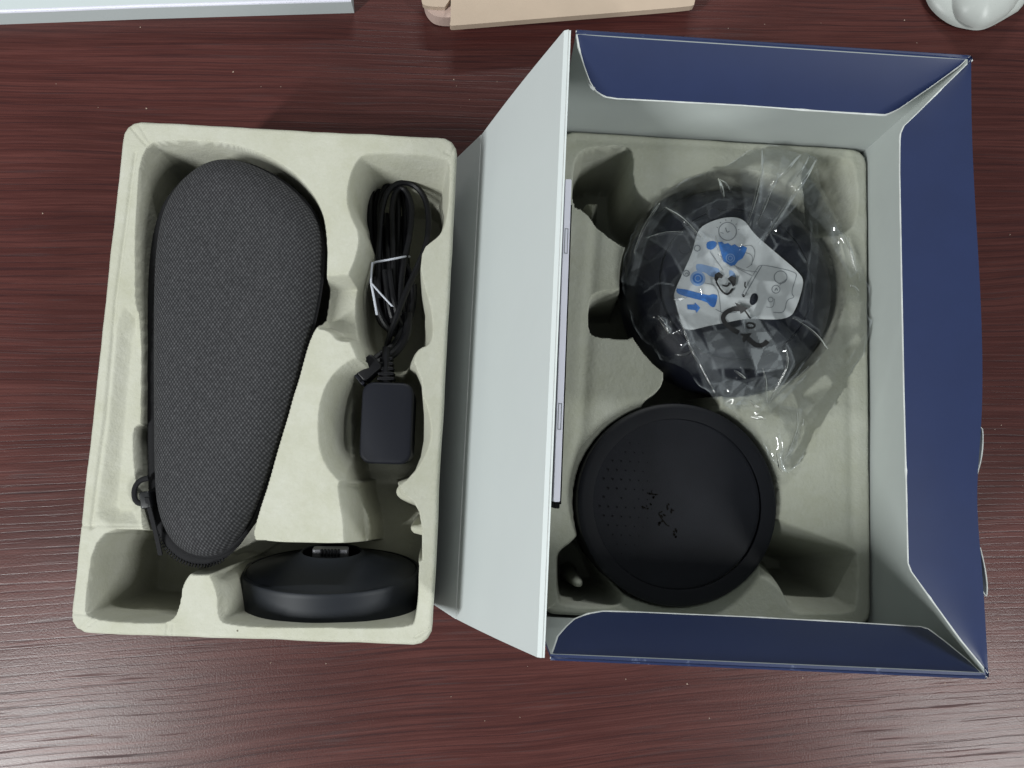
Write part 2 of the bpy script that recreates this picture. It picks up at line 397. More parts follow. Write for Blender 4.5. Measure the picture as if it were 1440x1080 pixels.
def rbox(cx, cy, z0, z1, w, l, rad, ang=0, bev=.0015, seg=6, taper=0):
    """rounded box standing on z0"""
    loop = []
    for qx, qy, a0 in ((1, 1, 0), (-1, 1, 90), (-1, -1, 180), (1, -1, 270)):
        for k in range(seg + 1):
            t = R(a0 + 90 * k / seg); loop.append(((w / 2 - rad) * qx + rad * math.cos(t), (l / 2 - rad) * qy + rad * math.sin(t)))
    loop = np.array(loop); n = len(loop); v = []; f = []
    lev = [(z0, 1 - taper)] + [(z1 - bev + bev * math.sin(R(a)), None, bev * (1 - math.cos(R(a)))) for a in (0, 30, 60, 90)]
    c, s = math.cos(ang), math.sin(ang)
    for L in lev:
        if L[1] is None:
            q = loop * np.array([1 - 2 * L[2] / w, 1 - 2 * L[2] / l])
        else: q = loop * L[1]
        v += [(cx + c * x - s * y, cy + s * x + c * y, L[0]) for x, y in q]
    m = len(lev)
    for i in range(m - 1):
        for k in range(n): f.append((i * n + k, i * n + (k + 1) % n, (i + 1) * n + (k + 1) % n, (i + 1) * n + k))
    f.append(tuple(range((m - 1) * n, m * n))); f.append(tuple(range(n))[::-1])
    return v, f
def field(outline, zf, res, skirt=None, inset=0.0):
    """a height field clipped to a smooth outline (border points lie ON it), with a wall down to skirt"""
    lo = outline.min(0) - res; hi = outline.max(0) + res
    nx = int((hi[0] - lo[0]) / res) + 2; ny = int((hi[1] - lo[1]) / res) + 2
    X, Y = np.meshgrid(lo[0] + np.arange(nx) * res, lo[1] + np.arange(ny) * res, indexing='ij')
    P = np.stack([X.ravel(), Y.ravel()], 1)
    d, near = sdf(P, outline); ins = d > 0
    P2 = np.where(ins[:, None], P, near)
    idx = np.arange(nx * ny).reshape(nx, ny)
    q = np.stack([idx[:-1, :-1], idx[1:, :-1], idx[1:, 1:], idx[:-1, 1:]], -1).reshape(-1, 4)
    q = q[ins[q].any(1)]
    used = np.unique(q); mp = -np.ones(nx * ny, int); mp[used] = np.arange(len(used))
    P3 = P2[used]; dd = np.maximum(d[used], 0)
    z = zf(P3, dd)
    v = np.c_[P3, z]; f = mp[q].tolist()
    if skirt is not None:
        zb = zf(outline, np.zeros(len(outline))); n = len(outline); c = outline.mean(0)
        dv = outline - c; inn = outline - dv / np.linalg.norm(dv, axis=1)[:, None] * inset
        k = len(v); v = np.vstack([v, np.c_[outline, zb], np.c_[inn, np.full(n, skirt)]])
        a = np.sum(outline[:, 0] * np.roll(outline[:, 1], -1) - np.roll(outline[:, 0], -1) * outline[:, 1])
        for i in range(n):
            j = (i + 1) % n; qd = (k + i, k + n + i, k + n + j, k + j)
            f.append(qd if a > 0 else qd[::-1])
        f.append(tuple(range(k + n, k + 2 * n))[::-1] if a > 0 else tuple(range(k + n, k + 2 * n)))
    return v, f
def ring2d(cx, cy, r0, r1, z, seg=28, sq=1.0, rot=0):
    v = []; f = []
    for k in range(seg):
        t = 2 * math.pi * k / seg; x, y = math.cos(t), math.sin(t) * sq
        x, y = x * math.cos(rot) - y * math.sin(rot), x * math.sin(rot) + y * math.cos(rot)
        v += [(cx + r0 * x, cy + r0 * y, z), (cx + r1 * x, cy + r1 * y, z)]
    for k in range(seg):
        j = (k + 1) % seg; f.append((2 * k, 2 * k + 1, 2 * j + 1, 2 * j))
    return v, f
def stroke(p, wd, zf):
    """flat ribbon of width wd along a 2-D path; zf gives its height"""
    p = np.asarray(p, float); T = np.gradient(p, axis=0); T /= np.maximum(np.linalg.norm(T, axis=1), 1e-9)[:, None]
    Nn = np.stack([-T[:, 1], T[:, 0]], 1); a = p + Nn * wd / 2; b = p - Nn * wd / 2
    q = np.stack([b, a], 1).reshape(-1, 2); z = zf(q)
    f = [(2 * i, 2 * i + 2, 2 * i + 3, 2 * i + 1) for i in range(len(p) - 1)]
    return np.c_[q, z], f

# ------------------------------------------------------------------ table
n = 2
o = mesh("tabletop", [(-1.2, -.9, 0), (1.2, -.9, 0), (1.2, .9, 0), (-1.2, .9, 0)], [(0, 1, 2, 3)], WOOD)
tag(o, "dark red brown wood grain tabletop", None, kind='structure')

# ------------------------------------------------------------------ boxes and trays, measured plan
def rect(cx, cy, wd, ln, a, rad=0, seg=8):
    c, s = math.cos(a), math.sin(a); pts = []
    for qx, qy, a0 in ((1, 1, 0), (-1, 1, 90), (-1, -1, 180), (1, -1, 270)):
        if rad == 0: pts.append((qx * wd / 2, qy * ln / 2))
        else:
            for k in range(seg + 1):
                t = R(a0 + 90 * k / seg); pts.append((qx * (wd / 2 - rad) + rad * math.cos(t), qy * (ln / 2 - rad) + rad * math.sin(t)))
    return np.array([(cx + c * x - s * y, cy + s * x + c * y) for x, y in pts])
BX, BY, BA, BW, BL, BH = .14501, .07408, -.04868, .215, .32086, .2028
ZI = .092; ZT = .0992
TX, TY, TA = -.13241, .06998, -.04078

def wobble(loop, amp, seed):
    n = 220; closed = np.vstack([loop, loop[:1]]); q = resample(closed, n + 1)[:-1]
    d = vnoise(q, 40, seed, 2)[:, None] * amp * 2; c = q.mean(0); dv = q - c
    T = np.roll(q, -1, 0) - np.roll(q, 1, 0); T /= np.linalg.norm(T, axis=1)[:, None]
    return q + np.stack([T[:, 1], -T[:, 0]], 1) * d

def circ(cx, cy, r, n=48): return [(cx + r * math.cos(2 * math.pi * k / n), cy + r * math.sin(2 * math.pi * k / n)) for k in range(n)]

def relief(ops, top, rimr, seed, gro=None):
    """height function for a moulded tray: ops = (kind, 2-D outline, level, run)"""
    def zf(P, d):
        h = np.full(len(P), top)
        for kind, poly, lev, run in ops:
            s, _ = sdf(P, poly)
            s = s + vnoise(P, 45, seed, 2) * .0010
            if kind == 'cut': h = np.minimum(h, top - (top - lev) * S(s / run))
            elif kind == 'cutto': h = np.where(s > 0, np.minimum(h, h + (lev - h) * S(s / run)), h)
            else: h = np.maximum(h, lev - (lev - .012) * S(-s / run, .5) - .002 * np.clip(1 - s / .003, 0, 1) ** 2)
        if gro is not None:
            for line, dep, wd in gro: h = h - dep * np.exp(-(dline(P, line) / wd) ** 2)
        e = np.clip(1 - d / rimr, 0, 1); h = h - rimr * (1 - np.sqrt(1 - e * e * .98))
        h = h + vnoise(P, 30, seed + 5, 3) * .0009
        return h
    return zf

# ---- left tray
Q = lambda pts, it=2, z=ZT: chaikin(UP(pts, z), it)
tray_ops = [
    # bench along the left wall and its dip
    ('cut', Q([(161, 432), (215, 425), (220, 742), (131, 742), (140, 660), (147, 590)], 1), .0935, .010),
    ('cut', Q([(176, 606), (190, 590), (225, 590), (225, 715), (184, 708)], 2), .066, .006),
    # cavity of the case
    ('cut', Q([(197, 203), (245, 197), (300, 199), (340, 205), (385, 224), (424, 252), (452, 288), (461, 335), (460, 395), (450, 455), (437, 474), (398, 610), (361, 733), (356, 757), (372, 775), (330, 800), (285, 812), (225, 800), (196, 742), (192, 600), (193, 520), (193, 440), (189, 400), (192, 300)]), .012, .005),
    # deep corner compartment
    ('cut', Q([(133, 744), (215, 744), (262, 752), (290, 790), (258, 815), (254, 850), (244, 874), (215, 878), (122, 872), (120, 850)], 2), .006, .007),
    # dock well
    ('cut', Q([(290, 800), (330, 768), (362, 757), (385, 762), (500, 764), (522, 752), (592, 752), (586, 870), (575, 882), (470, 884), (320, 880), (306, 868), (305, 830)], 2), .004, .006),
    # shoulder, then channel between charger and dock
    ('cut', Q([(474, 676), (500, 660), (540, 662), (556, 700), (572, 716), (577, 742), (592, 752), (592, 800), (486, 800), (484, 770), (478, 700)], 2), .062, .008),
    ('cut', Q([(486, 640), (552, 660), (562, 690), (588, 712), (594, 742), (594, 752), (594, 800), (500, 800), (500, 740), (490, 705)], 1), .010, .006),
    # charger bowl: a sloped ring, then the steep core
    ('cut', Q([(500, 500), (470, 520), (452, 552), (446, 590), (448, 632), (462, 662), (486, 684), (520, 694), (556, 688), (576, 672), (594, 650), (606, 622), (607, 596), (600, 566), (584, 545), (579, 505), (540, 498)], 2), .058, .011),
    ('cut', Q([(473, 550), (484, 515), (560, 495), (590, 515), (598, 600), (590, 655), (565, 682), (486, 690), (473, 650)], 1), .010, .006),
    # cable well: sloped shoulder, then the core
    ('cut', Q([(514, 214), (560, 214), (628, 221), (634, 232), (630, 300), (622, 328), (600, 345), (592, 352), (591, 384), (603, 420), (609, 452), (608, 484), (586, 492), (580, 520), (560, 545), (510, 530), (500, 498), (486, 470), (482, 430), (486, 392), (500, 362), (506, 330), (494, 305), (487, 282), (490, 250), (500, 226)], 2), .036, .011),
    ('cut', Q([(504, 240), (560, 226), (618, 232), (630, 290), (618, 325), (594, 348), (590, 384), (602, 440), (580, 510), (500, 515), (512, 470), (508, 420), (514, 350), (498, 300)], 1), .010, .007),
    # low saddle between the case and the cable
    ('cut', Q([(430, 388), (480, 386), (520, 384), (520, 480), (474, 482), (464, 466), (440, 462)], 2), .078, .005),
    # raised step beside the dock
    # two small fingers on the right wall
    ('add', Q([(556, 690), (562, 681), (580, 680), (620, 668), (620, 706), (584, 708), (570, 704), (558, 698)], 1), .0955, .006),
    ('add', Q([(574, 744), (580, 738), (616, 736), (616, 754), (582, 753)], 1), .0935, .005),
    ('add', Q([(262, 900), (266, 838), (276, 818), (298, 812), (310, 830), (314, 900)], 2), .0915, .010),
]
# shoulder of the left wall
tray_gro = [(UP([(190, 215), (163, 420), (148, 590), (128, 742)], ZT), .0012, .0012), (UP([(128, 738), (215, 742)], ZT), .0004, .001),
            (UP([(183, 178), (206, 204)], ZT), .0008, .0008), (UP([(196, 176), (210, 200)], ZT), .0006, .0008), (UP([(108, 888), (128, 868)], ZT), .0008, .0008), (UP([(112, 889), (134, 872)], ZT), .0006, .0008),
            (UP([(99, 737), (132, 741)], ZT), .0007, .0009), (UP([(97, 862), (122, 864)], ZT), .0006, .0008), (UP([(236, 878), (234, 894)], ZT), .0007, .0009), (UP([(244, 880), (243, 892)], ZT), .0005, .0009),
            (UP([(584, 896), (604, 884)], ZT), .0008, .0008), (UP([(626, 214), (634, 218), (640, 204)], ZT), .0007, .0009), (UP([(614, 700), (596, 700)], ZT), .0004, .0009)]
out_t = wobble(rect(TX, TY, BW, BL, TA, .011), .0005, 3)
bowl = relief(tray_ops, ZT, .0028, 11, tray_gro)
v, f = field(out_t, bowl, .00062, skirt=.0005, inset=.014)
tray = mesh("pulp_tray", v, f, PULP, None, True)
tag(tray, "cream moulded pulp tray standing alone on the table, left of the box", "tray")

# ---- open carton
box = thing("cardboard_box", (BX, BY, 0), "open navy carton with white inside, its white lid hanging to the left", "box")
rc = rect(BX, BY, BW, BL, BA)              # TR, TL, BL, BR
TRc, TLc, BLc, BRc = [np.r_[p, 0] for p in rc]
ex = (TRc - TLc) / np.linalg.norm(TRc - TLc); ey = (TLc - BLc) / np.linalg.norm(TLc - BLc); ez = np.array([0, 0, 1.0])
WT = .0018
def wall(a, b, inward, name, dent=None, trim=0.0, WT=.0018, edge=SCUFF):
    """upright board from a to b (outer face), thickness WT inwards: outer navy, inner white, raw edge"""
    a = a + (b - a) / np.linalg.norm(b - a) * trim; b = b - (b - a) / np.linalg.norm(b - a) * trim
    n, m = 41, 9; V = []; 
    for lay in (0, 1):
        for i in range(m):
            z = BH * i / (m - 1)
            for j in range(n):
                t = j / (n - 1); p = a + (b - a) * t + inward * WT * lay + ez * z
                if dent is not None: p = p + inward * dent(t, i / (m - 1))
                V.append(p)
    K = n * m; f = []; fm = []
    for i in range(m - 1):
        for j in range(n - 1):
            q = (i * n + j, i * n + j + 1, (i + 1) * n + j + 1, (i + 1) * n + j); f.append(q); fm.append(0)
            f.append(tuple(k + K for k in q[::-1])); fm.append(1)
    loop = [j for j in range(n)] + [i * n + n - 1 for i in range(1, m)] + [(m - 1) * n + j for j in range(n - 2, -1, -1)] + [i * n for i in range(m - 2, 0, -1)]
    for p, q in zip(loop, loop[1:] + loop[:1]): f.append((p, q, q + K, p + K)); fm.append(2)
    mesh(name, np.array(V), f, [NAVY, INNER, edge], box, False, fm)
def dentR(t, h):     # the right board is bent inwards a little near its top, t from near to far
    return .0026 * math.exp(-((t - .27) / .10) ** 2) * h ** 2 + .0012 * math.sin(t * 9) * h
wall(BRc, TRc, -ex, "wall", dentR)
wall(TLc - ex * .0016, BLc - ex * .0016, ex, "wall", None, 0, .0008, LIDW)
wall(TRc, TLc, -ey, "wall", None, .0020)
wall(BLc, BRc, ey, "wall", None, .0020)
p = [BLc + (ex + ey) * .002, BRc + (-ex + ey) * .002, TRc - (ex + ey) * .002, TLc + (ex - ey) * .002]
v, f = slab_poly([q + ez * .003 for q in p], .0025)
mesh("base_panel", v, f, INNER, box)

def flap(name, hinge, free, mats, bulge=.0012, th=.0012, nn=80):
    v, f, fm = loft(np.array(hinge), np.array(free), nn, 9, th, bulge, hinge=3)
    fl_ = mesh(name, v, f, mats, box, True, fm)
    q = resample(np.array(free), 240); k = vnoise(q[:, :2], 90, len(free), 3)
    v, f = tube(q - ez * (th * .45), .00052 + .0009 * np.clip(k - .12, 0, 1) + .0003 * k, 6); mesh("cut_edge", v, f, EDGE, fl_, True)
    return fl_
HZ = BH + .0006
def lerp3(a, b, n): return [a + (b - a) * k / n for k in range(n + 1)]
cTL, cTR, cBR, cBL = [q + ez * HZ for q in (TLc, TRc, BRc, BLc)]
def inplane(pts, a, b, zf_, ref):
    """where the rays through these photo points meet the plane of a flap hinged on a-b, its free edge at zf_"""
    m = U(*ref, zf_); nn = np.cross(b - a, m - a); cam_ = np.array([0, 0, CAM_H]); out = []
    for x, y in pts:
        d = U(x, y, 0) - cam_; out.append(cam_ + d * (np.dot(a - cam_, nn) / np.dot(d, nn)))
    return out
FM = [NAVY, INNER, EDGE, SCUFF]
# far flap
free = [cTL + ex * .0022] + inplane([(814, 66), (822, 92), (830, 114), (838, 127), (850, 135), (868, 138), (900, 139.5), (1040, 147), (1150, 155), (1246, 161), (1262, 154), (1310, 121), (1350, 92)], cTL, cTR, BH - .022, (1040, 147)) + [cTR - ex * .0015]
flap("flap", lerp3(cTL + ex * .002, cTR - ex * .001, 40), free, FM, .0006)
# right flap
dn = [cTR + (cBR - cTR) * (k / 40) - ex * (dentR(1 - k / 40, 1) + .0002) for k in range(41)]
free = [cTR - ey * .002] + inplane([(1330, 120), (1290, 160), (1271, 178), (1266.5, 190), (1266, 240), (1269, 400), (1272, 550), (1276, 700), (1278, 792), (1282, 803), (1310, 842), (1352, 900)], cTR, cBR, BH - .012, (1272, 550)) + [cBR + ey * .002]
flap("flap", dn, free, FM, .0005)
# near flap
free = [cBL + ex * .0022] + inplane([(784, 896), (796, 882), (808, 871), (826, 864), (848, 860), (900, 861.5), (1050, 868), (1200, 876), (1296, 882), (1306, 885), (1330, 903), (1364, 931)], cBL, cBR, BH - .030, (1050, 868)) + [cBR - ex * .002]
flap("flap", lerp3(cBL + ex * .002, cBR - ex * .001, 40), free, FM, .0006)

v, f = slab_poly(chaikin(U3([(825, 106), (832, 111), (837, 121), (836, 128), (829, 123)], BH - .019), 1), .0008); mesh("torn_bit", v, f, EDGE, box)

# lid folded outwards over the left board, its tuck resting low behind the tray
zc, zt2 = .067, .0225
A = np.array(lerp3(cTL - ex * .0022, cBL - ex * .0022, 30)); A1 = A - ex * .0022 - ez * .0012
cr0, cr1 = U(677.5, 189, zc), U(641.5, 870.5, zc); en0, en1 = U(642, 223, zt2), U(609, 849, zt2)
rows = [A, A1]
mid0, mid1 = U(752, 96, .148), U(716, 900, .148)
for k in range(1, 9):
    t = k / 8; b0 = A1[0] * (1 - t) + cr0 * t; b1 = A1[-1] * (1 - t) + cr1 * t
    s = math.sin(math.pi * t) * .0012
    rows.append(np.array(lerp3(b0 + np.array([-.6, 0, .4]) * s, b1 + np.array([-.6, 0, .4]) * s, 30)))
lidv = []; 
def grid_sheet(rows, th_dir, th, name, mats, parent, fm_front=0):
    n = len(rows[0]); m = len(rows); F = np.vstack(rows); Bk = F + th_dir * th; K = n * m; f = []; fm = []
    for i in range(m - 1):
        for j in range(n - 1):
            q = (i * n + j, (i + 1) * n + j, (i + 1) * n + j + 1, i * n + j + 1)
            f.append(q); fm.append(0); f.append(tuple(k + K for k in q[::-1])); fm.append(1)
    loop = [j for j in range(n)] + [i * n + n - 1 for i in range(1, m)] + [(m - 1) * n + j for j in range(n - 2, -1, -1)] + [i * n for i in range(m - 2, 0, -1)]
    for a, b in zip(loop, loop[1:] + loop[:1]): f.append((a, b, b + K, a + K)); fm.append(2)
    return mesh(name, np.vstack([F, Bk]), f, mats, parent, True, fm)
lid = grid_sheet(rows, np.array([.7, 0, -.7]), .0012, "lid", [LIDW, NAVY, EDGE], box)
d0 = en0 - cr0; d1 = en1 - cr1; rows = []
for k in range(6):
    t = k / 5 * 1.25
    rows.append(np.array(lerp3(cr0 + d0 * t - np.array([.0006, 0, .0006]), cr1 + d1 * t - np.array([.0006, 0, .0006]), 30)))
tk = grid_sheet(rows, np.array([.95, 0, -.3]), .0012, "tuck_flap", [LIDW, NAVY, EDGE], lid)

# peeled bits on the right edge: a bent tongue of card with its raw edge showing
for pts in ([(1374, 666), (1378, 652), (1381.0, 636), (1382, 618), (1381.5, 604), (1379.5, 600.5), (1376, 601)],
            [(1378, 770), (1382, 786), (1386, 806), (1388, 824), (1387.5, 838), (1386, 839), (1382, 832)]):
    a = spline([U(x, y, BH - .006) for x, y in pts], 24)
    ins = resample(np.array([a[0], a[-1]]), 24) - ex * .002 - ez * .014
    v, f, fm = loft(a, ins, 24, 6, .0006)
    t_ = mesh("torn_tongue", v, f, [INNER, NAVY, EDGE], box, True, fm)
    v, f = tube(a, .00042, 6); mesh("torn_edge", v, f, EDGE, t_, True)

# ---- pulp insert inside the carton
QI = lambda pts, it=2, z=ZI: chaikin(UP(pts, z), it)
ins_ops = [
    ('cut', UP(circ(1031, 398, 160), ZI), .006, .006),
    ('cut', QI([(805, 290), (806, 242), (811, 220), (826, 208), (878, 206), (889, 213), (890, 256), (900, 276), (930, 296), (905, 350), (884, 352), (845, 326), (822, 296)], 1), .004, .005),
    ('cut', QI([(1120, 240), (1150, 214), (1194, 220), (1204, 240), (1208, 300), (1196, 326), (1150, 340)]), .016, .020),
    ('cut', QI([(829, 425), (834, 413), (850, 409), (900, 407), (900, 478), (850, 475), (834, 473), (828, 462)]), .006, .005),
    ('cut', QI([(902, 566), (928, 548), (934, 528), (926, 505), (960, 500), (1010, 540), (1016, 570), (1000, 596), (900, 590)]), .006, .005),
    ('cut', UP(circ(950, 709, 145), ZI), .006, .005),
    ('cut', QI([(782, 790), (786, 774), (806, 760), (818, 742), (850, 770), (872, 820), (878, 838), (870, 852), (840, 855), (796, 853), (783, 845)]), .004, .010),
    ('cut', QI([(1078, 718), (1096, 733), (1150, 752), (1198, 770), (1207, 782), (1206, 850), (1198, 862), (1128, 864), (1110, 858), (1102, 838), (1090, 822), (1062, 806)], 1), .006, .022),
    ('add', UP(circ(816, 822, 6, 16), ZI), .086, .004),
    ('add', UP(circ(1123, 856, 7, 16), ZI), .078, .006),
    ('add', UP([(838, 254), (854, 254), (846, 272)], ZI), .050, .004),
]
ins_gro = [(UP([(838, 318), (832, 400), (826, 480), (818, 600), (812, 700)], ZI), .0016, .0040),
           (UP([(1190, 220), (1196, 500), (1200, 760)], ZI), .0010, .0035), (UP([(812, 196), (1000, 205), (1190, 218)], ZI), .0008, .003)]
c0 = np.array([BX, BY])
out_i = wobble(rect(BX, BY, BW - .0075, BL - .0075, BA, .010), .0003, 9)
v, f = field(out_i, relief(ins_ops, ZI, .0028, 31, ins_gro), .00085, skirt=.004, inset=.012)
o = mesh("pulp_tray", v, f, PULP_SHADED, None, True)
tag(o, "shade-toned moulded pulp insert lining the bottom of the navy carton", "tray")

# ------------------------------------------------------------------ fabric case
ZS = .0905
fab = [(315, 226), (282, 238), (252, 266), (233, 300), (223, 350), (220, 420), (220, 550), (221, 680), (227, 725), (243, 760), (268, 780), (300, 784), (327, 768), (352, 735), (376, 675), (404, 590), (428, 500), (446, 430), (454, 370), (453, 330), (442, 300), (416, 270), (386, 248), (350, 231)]
case = thing("hard_case", (*U(320, 520, .03)[:2], .030), "long grey woven hard case with black zip, narrow end down, in the pulp tray", "case")
fo = chaikin(UP(fab, ZS), 2)
def case_z(P, d):
    t = np.clip(d / .031, 0, 1)
    return ZS + .0235 * np.sqrt(np.clip(1 - (1 - t) ** 2.4, 0, 1)) + .0008 * np.clip(d / .05, 0, 1)
v, f = field(fo, case_z, .0012, skirt=ZS - .004, inset=-.0002)
mesh("shell", v, f, WEAVE, case, True)
def offset(poly, d, shift=(0, 0)):
    T = np.roll(poly, -1, 0) - np.roll(poly, 1, 0); T /= np.linalg.norm(T, axis=1)[:, None]
    a = np.sum(poly[:, 0] * np.roll(poly[:, 1], -1) - np.roll(poly[:, 0], -1) * poly[:, 1])
    return poly + np.stack([T[:, 1], -T[:, 0]], 1) * d * (1 if a > 0 else -1) + np.array(shift)
fo2 = chaikin(UP(fab, .0870), 2)
tape_o = offset(fo2, .0038, (-.0026, -.0020))
v, f = field(tape_o, lambda P, d: ZS - .0055 + .0028 * np.sqrt(np.clip(d / .003, 0, 1)), .0016, skirt=.034, inset=.016)
mesh("lower_shell", v, f, BLACKF, case, True)
pl = offset(fo, .0006); pr = np.c_[pl, np.full(len(pl), ZS - .0012)]
v, f = tube(pr, .0012, 6, True); mesh("piping", v, f, BLACKF, case, True)
# zip teeth round the narrow end
tm = MB(); tp = offset(fo2, .0037, (-.0028, -.0022))
zl = np.c_[tp, np.full(len(tp), ZS - .0042)]
zl = resample(np.vstack([zl, zl[:1]]), 640)
ylim = U(206, 700, .09)[1]; xlim = U(312, 790, .09)[0]
for i in range(0, 640, 2):
    p0 = zl[i]
    if p0[1] > ylim or p0[0] > xlim: continue
    t = zl[(i + 1) % 640] - zl[i - 1]; t /= np.linalg.norm(t); nn_ = np.array([-t[1], t[0], 0])
    q = [p0 + t * a * .00042 + nn_ * b * .0011 + ez * c for c in (-.0006, .0008) for a, b in ((-1, -1), (1, -1), (1, 1), (-1, 1))]
    tm.add(q, [(4, 5, 6, 7), (0, 1, 5, 4), (1, 2, 6, 5), (2, 3, 7, 6), (3, 0, 4, 7)])
zt_ = tm.build("zip_teeth", BLACKF, case); zt_['kind'] = 'stuff'
# slider, its loop and the pull tab
zz = .0960
c_ = U(206, 703, zz); v, f = rbox(c_[0], c_[1], zz - .013, zz + .003, .0062, .0105, .0015, R(10), .001)
sl = mesh("zip_slider", v, f, BLACKP, case, True)
lp = spline([U(209, 672, zz), U(197, 675, zz), U(189.5, 684, zz), U(188, 698, zz), U(193, 708, zz), U(206, 709, zz)], 26)
v, f = tube(lp, .0017, 8); mesh("zip_loop", v, f, BLACKF, case, True)
pt = np.array([U(206, 700, .100), U(212, 725, .097), U(220, 755, .092), U(225, 781, .088)])
ptv, ptf, ptm = loft(spline(pt - ex * .0013, 20), spline(pt + ex * .0013, 20), 20, 3, .0011)
mesh("pull_tab", ptv, ptf, BLACKF, case, True)

# ------------------------------------------------------------------ charger with its cable
chg = thing("charger", (*U(543, 596, .04)[:2], .04), "black wall charger with ribbed strain relief and coiled black cable in the tray", "charger")
zc_ = .080
p0 = U(543.5, 594.5, zc_); v, f = rbox(p0[0], p0[1], .050, zc_, px2m(72, zc_), px2m(114, zc_), .0075, R(-1.5), .0018, 8, .04)
mesh("charger_body", v, f, CHARG, chg, True)
sr = MB()
for k in range(6):
    q = U(543, 533 - k * 7.2, zc_ - .006); v, f = rbox(q[0], q[1], zc_ - .013, zc_ - .003 - k * .0006, px2m(24 - k * 1.4, zc_), px2m(4.4, zc_), .0006, 0, .0004, 3); sr.add(v, f)
a = [U(543, 540, zc_ - .007), U(543, 515, zc_ - .007), U(543, 488, zc_ - .007)]
v, f = tube(spline(a, 12), np.linspace(.0038, .0026, 12), 10); sr.add(v, f)
sr.build("strain_relief", CABLE, chg, True)
cb = MB()
def cable(pts, r=.00205, n=60):
    v, f = tube(spline([U(*p) for p in pts], n), r, 8); cb.add(v, f)
cable([(543, 492, .063), (546, 478, .066), (556, 450, .078), (570, 412, .080), (586, 378, .076), (600, 345, .070), (604, 310, .066), (599, 278, .064), (582, 258, .064), (560, 256, .066), (545, 268, .068), (537, 292, .068), (534, 330, .066), (532, 380, .066), (534, 420, .066)])
cable([(534, 440, .060), (524, 360, .060), (520, 310, .058), (521, 270, .057), (531, 248, .056), (547, 242, .056), (562, 250, .056), (572, 272, .056), (577, 310, .058), (574, 345, .062), (566, 385, .064), (560, 430, .064)])
cable([(540, 450, .056), (529, 370, .056), (526, 320, .055), (527, 280, .054), (536, 257, .054), (550, 252, .054), (563, 262, .055), (569, 290, .056), (571, 330, .058), (567, 370, .060), (556, 430, .060)])
cable([(545, 455, .062), (537, 385, .062), (534, 330, .062), (533, 290, .060), (540, 262, .060), (553, 256, .060), (560, 275, .060), (560, 320, .060), (558, 380, .062), (552, 440, .062)])
cable([(552, 455, .066), (554, 385, .067), (552, 330, .067), (551, 290, .066), (556, 268, .065), (566, 262, .065), (577, 278, .066), (580, 302, .067), (575, 340, .069), (566, 375, .070), (562, 430, .069)])
cable([(526, 390, .066), (530, 430, .066), (540, 455, .064), (552, 468, .062), (566, 464, .061), (578, 440, .060), (581, 410, .062), (577, 385, .064), (570, 372, .065)])
cable([(548, 380, .070), (553, 420, .071), (562, 455, .068), (572, 462, .062), (582, 430, .058), (582, 400, .058)])
cable([(541, 380, .069), (545, 420, .069), (552, 450, .066), (560, 466, .062), (572, 450, .060), (576, 420, .060), (572, 390, .062)])
cable([(556, 385, .058), (560, 420, .056), (566, 452, .054), (576, 448, .052), (580, 410, .054)])
cable([(560, 300, .050), (562, 350, .050), (564, 420, .050), (566, 460, .048), (560, 474, .048), (548, 462, .050), (545, 420, .052)])
cable([(574, 440, .066), (573, 468, .066), (562, 490, .067), (545, 504, .069), (528, 512, .071), (515, 520, .072)], .0030)
cable([(568, 445, .064), (566, 468, .064), (554, 487, .066), (538, 498, .069), (524, 508, .071)], .0028)
for k in range(12):
    x0 = 526 + k * 4.2; z0 = .052 + .012 * random.random()
    cable([(x0 - 4, 300 + 20 * random.random(), z0 - .004), (x0 - 1, 350, z0), (x0 + 2, 410, z0 + .004), (x0 + 3 + 4 * random.random(), 455, z0), (560, 470 + 5 * random.random(), z0 - .004)], .0021)
cb.build("cable", CABLE, chg, True)
q0, q1 = U(530, 506, .078), U(505, 529, .076)
ang = math.atan2(q1[1] - q0[1], q1[0] - q0[0])
mid = (q0 + q1) / 2; Lq = np.linalg.norm(q1[:2] - q0[:2])
v, f = rbox(mid[0], mid[1], .066, .0795, Lq, .0118, .0022, ang, .0012, 5); pg = mesh("plug", v, f, CABLE, chg, True)
dv_ = (q1 - q0) / np.linalg.norm(q1 - q0); nv = np.array([-dv_[1], dv_[0], 0])
v, f = rbox(*(q1 + dv_ * .0012)[:2], .0668, .0785, .0025, .0128, .001, ang, .0005, 4); mesh("plug_face", v, f, CHARG, chg, True)
hm = MB()
for s_ in (-1, 1):
    c_ = q1 + dv_ * .0012 + nv * s_ * .0036
    v, f = ring2d(c_[0], c_[1], 0, .0009, .07862, 14); hm.add(v, f)
hm.build("socket_hole", HOLE, chg)

# twist tie round the coil
tt = MB()
for pts in ([(523, 377, .066), (524, 369, .0735), (540, 366.5, .0755), (558, 363, .0755), (571, 360.5, .072), (576, 361, .064)],
            [(523.5, 369, .0735), (522, 384, .074), (521.5, 398, .0745), (523, 401, .0748)]):
    v, f = tube(spline([U(*p) for p in pts], 24), .00072, 6); tt.add(v, f)
for pts in ([(522, 398, .0760), (536, 414, .0785), (552, 431, .0790)], [(522, 399, .0755), (526, 420, .0762), (530, 443, .0745)]):
    wv = np.array([px2m(1.6, .075), 0, 0]); c3 = np.array([U(*p) for p in pts])
    v, f, fm = loft(spline(c3 - wv, 14), spline(c3 + wv, 14), 14, 3, .0004, .0003); tt.add(v, f)
o = tt.build("twist_tie", TIE, None, True); tag(o, "white twist tie wrapped round the coiled black cable", "twist tie")
q = U(561, 437, .0815); 
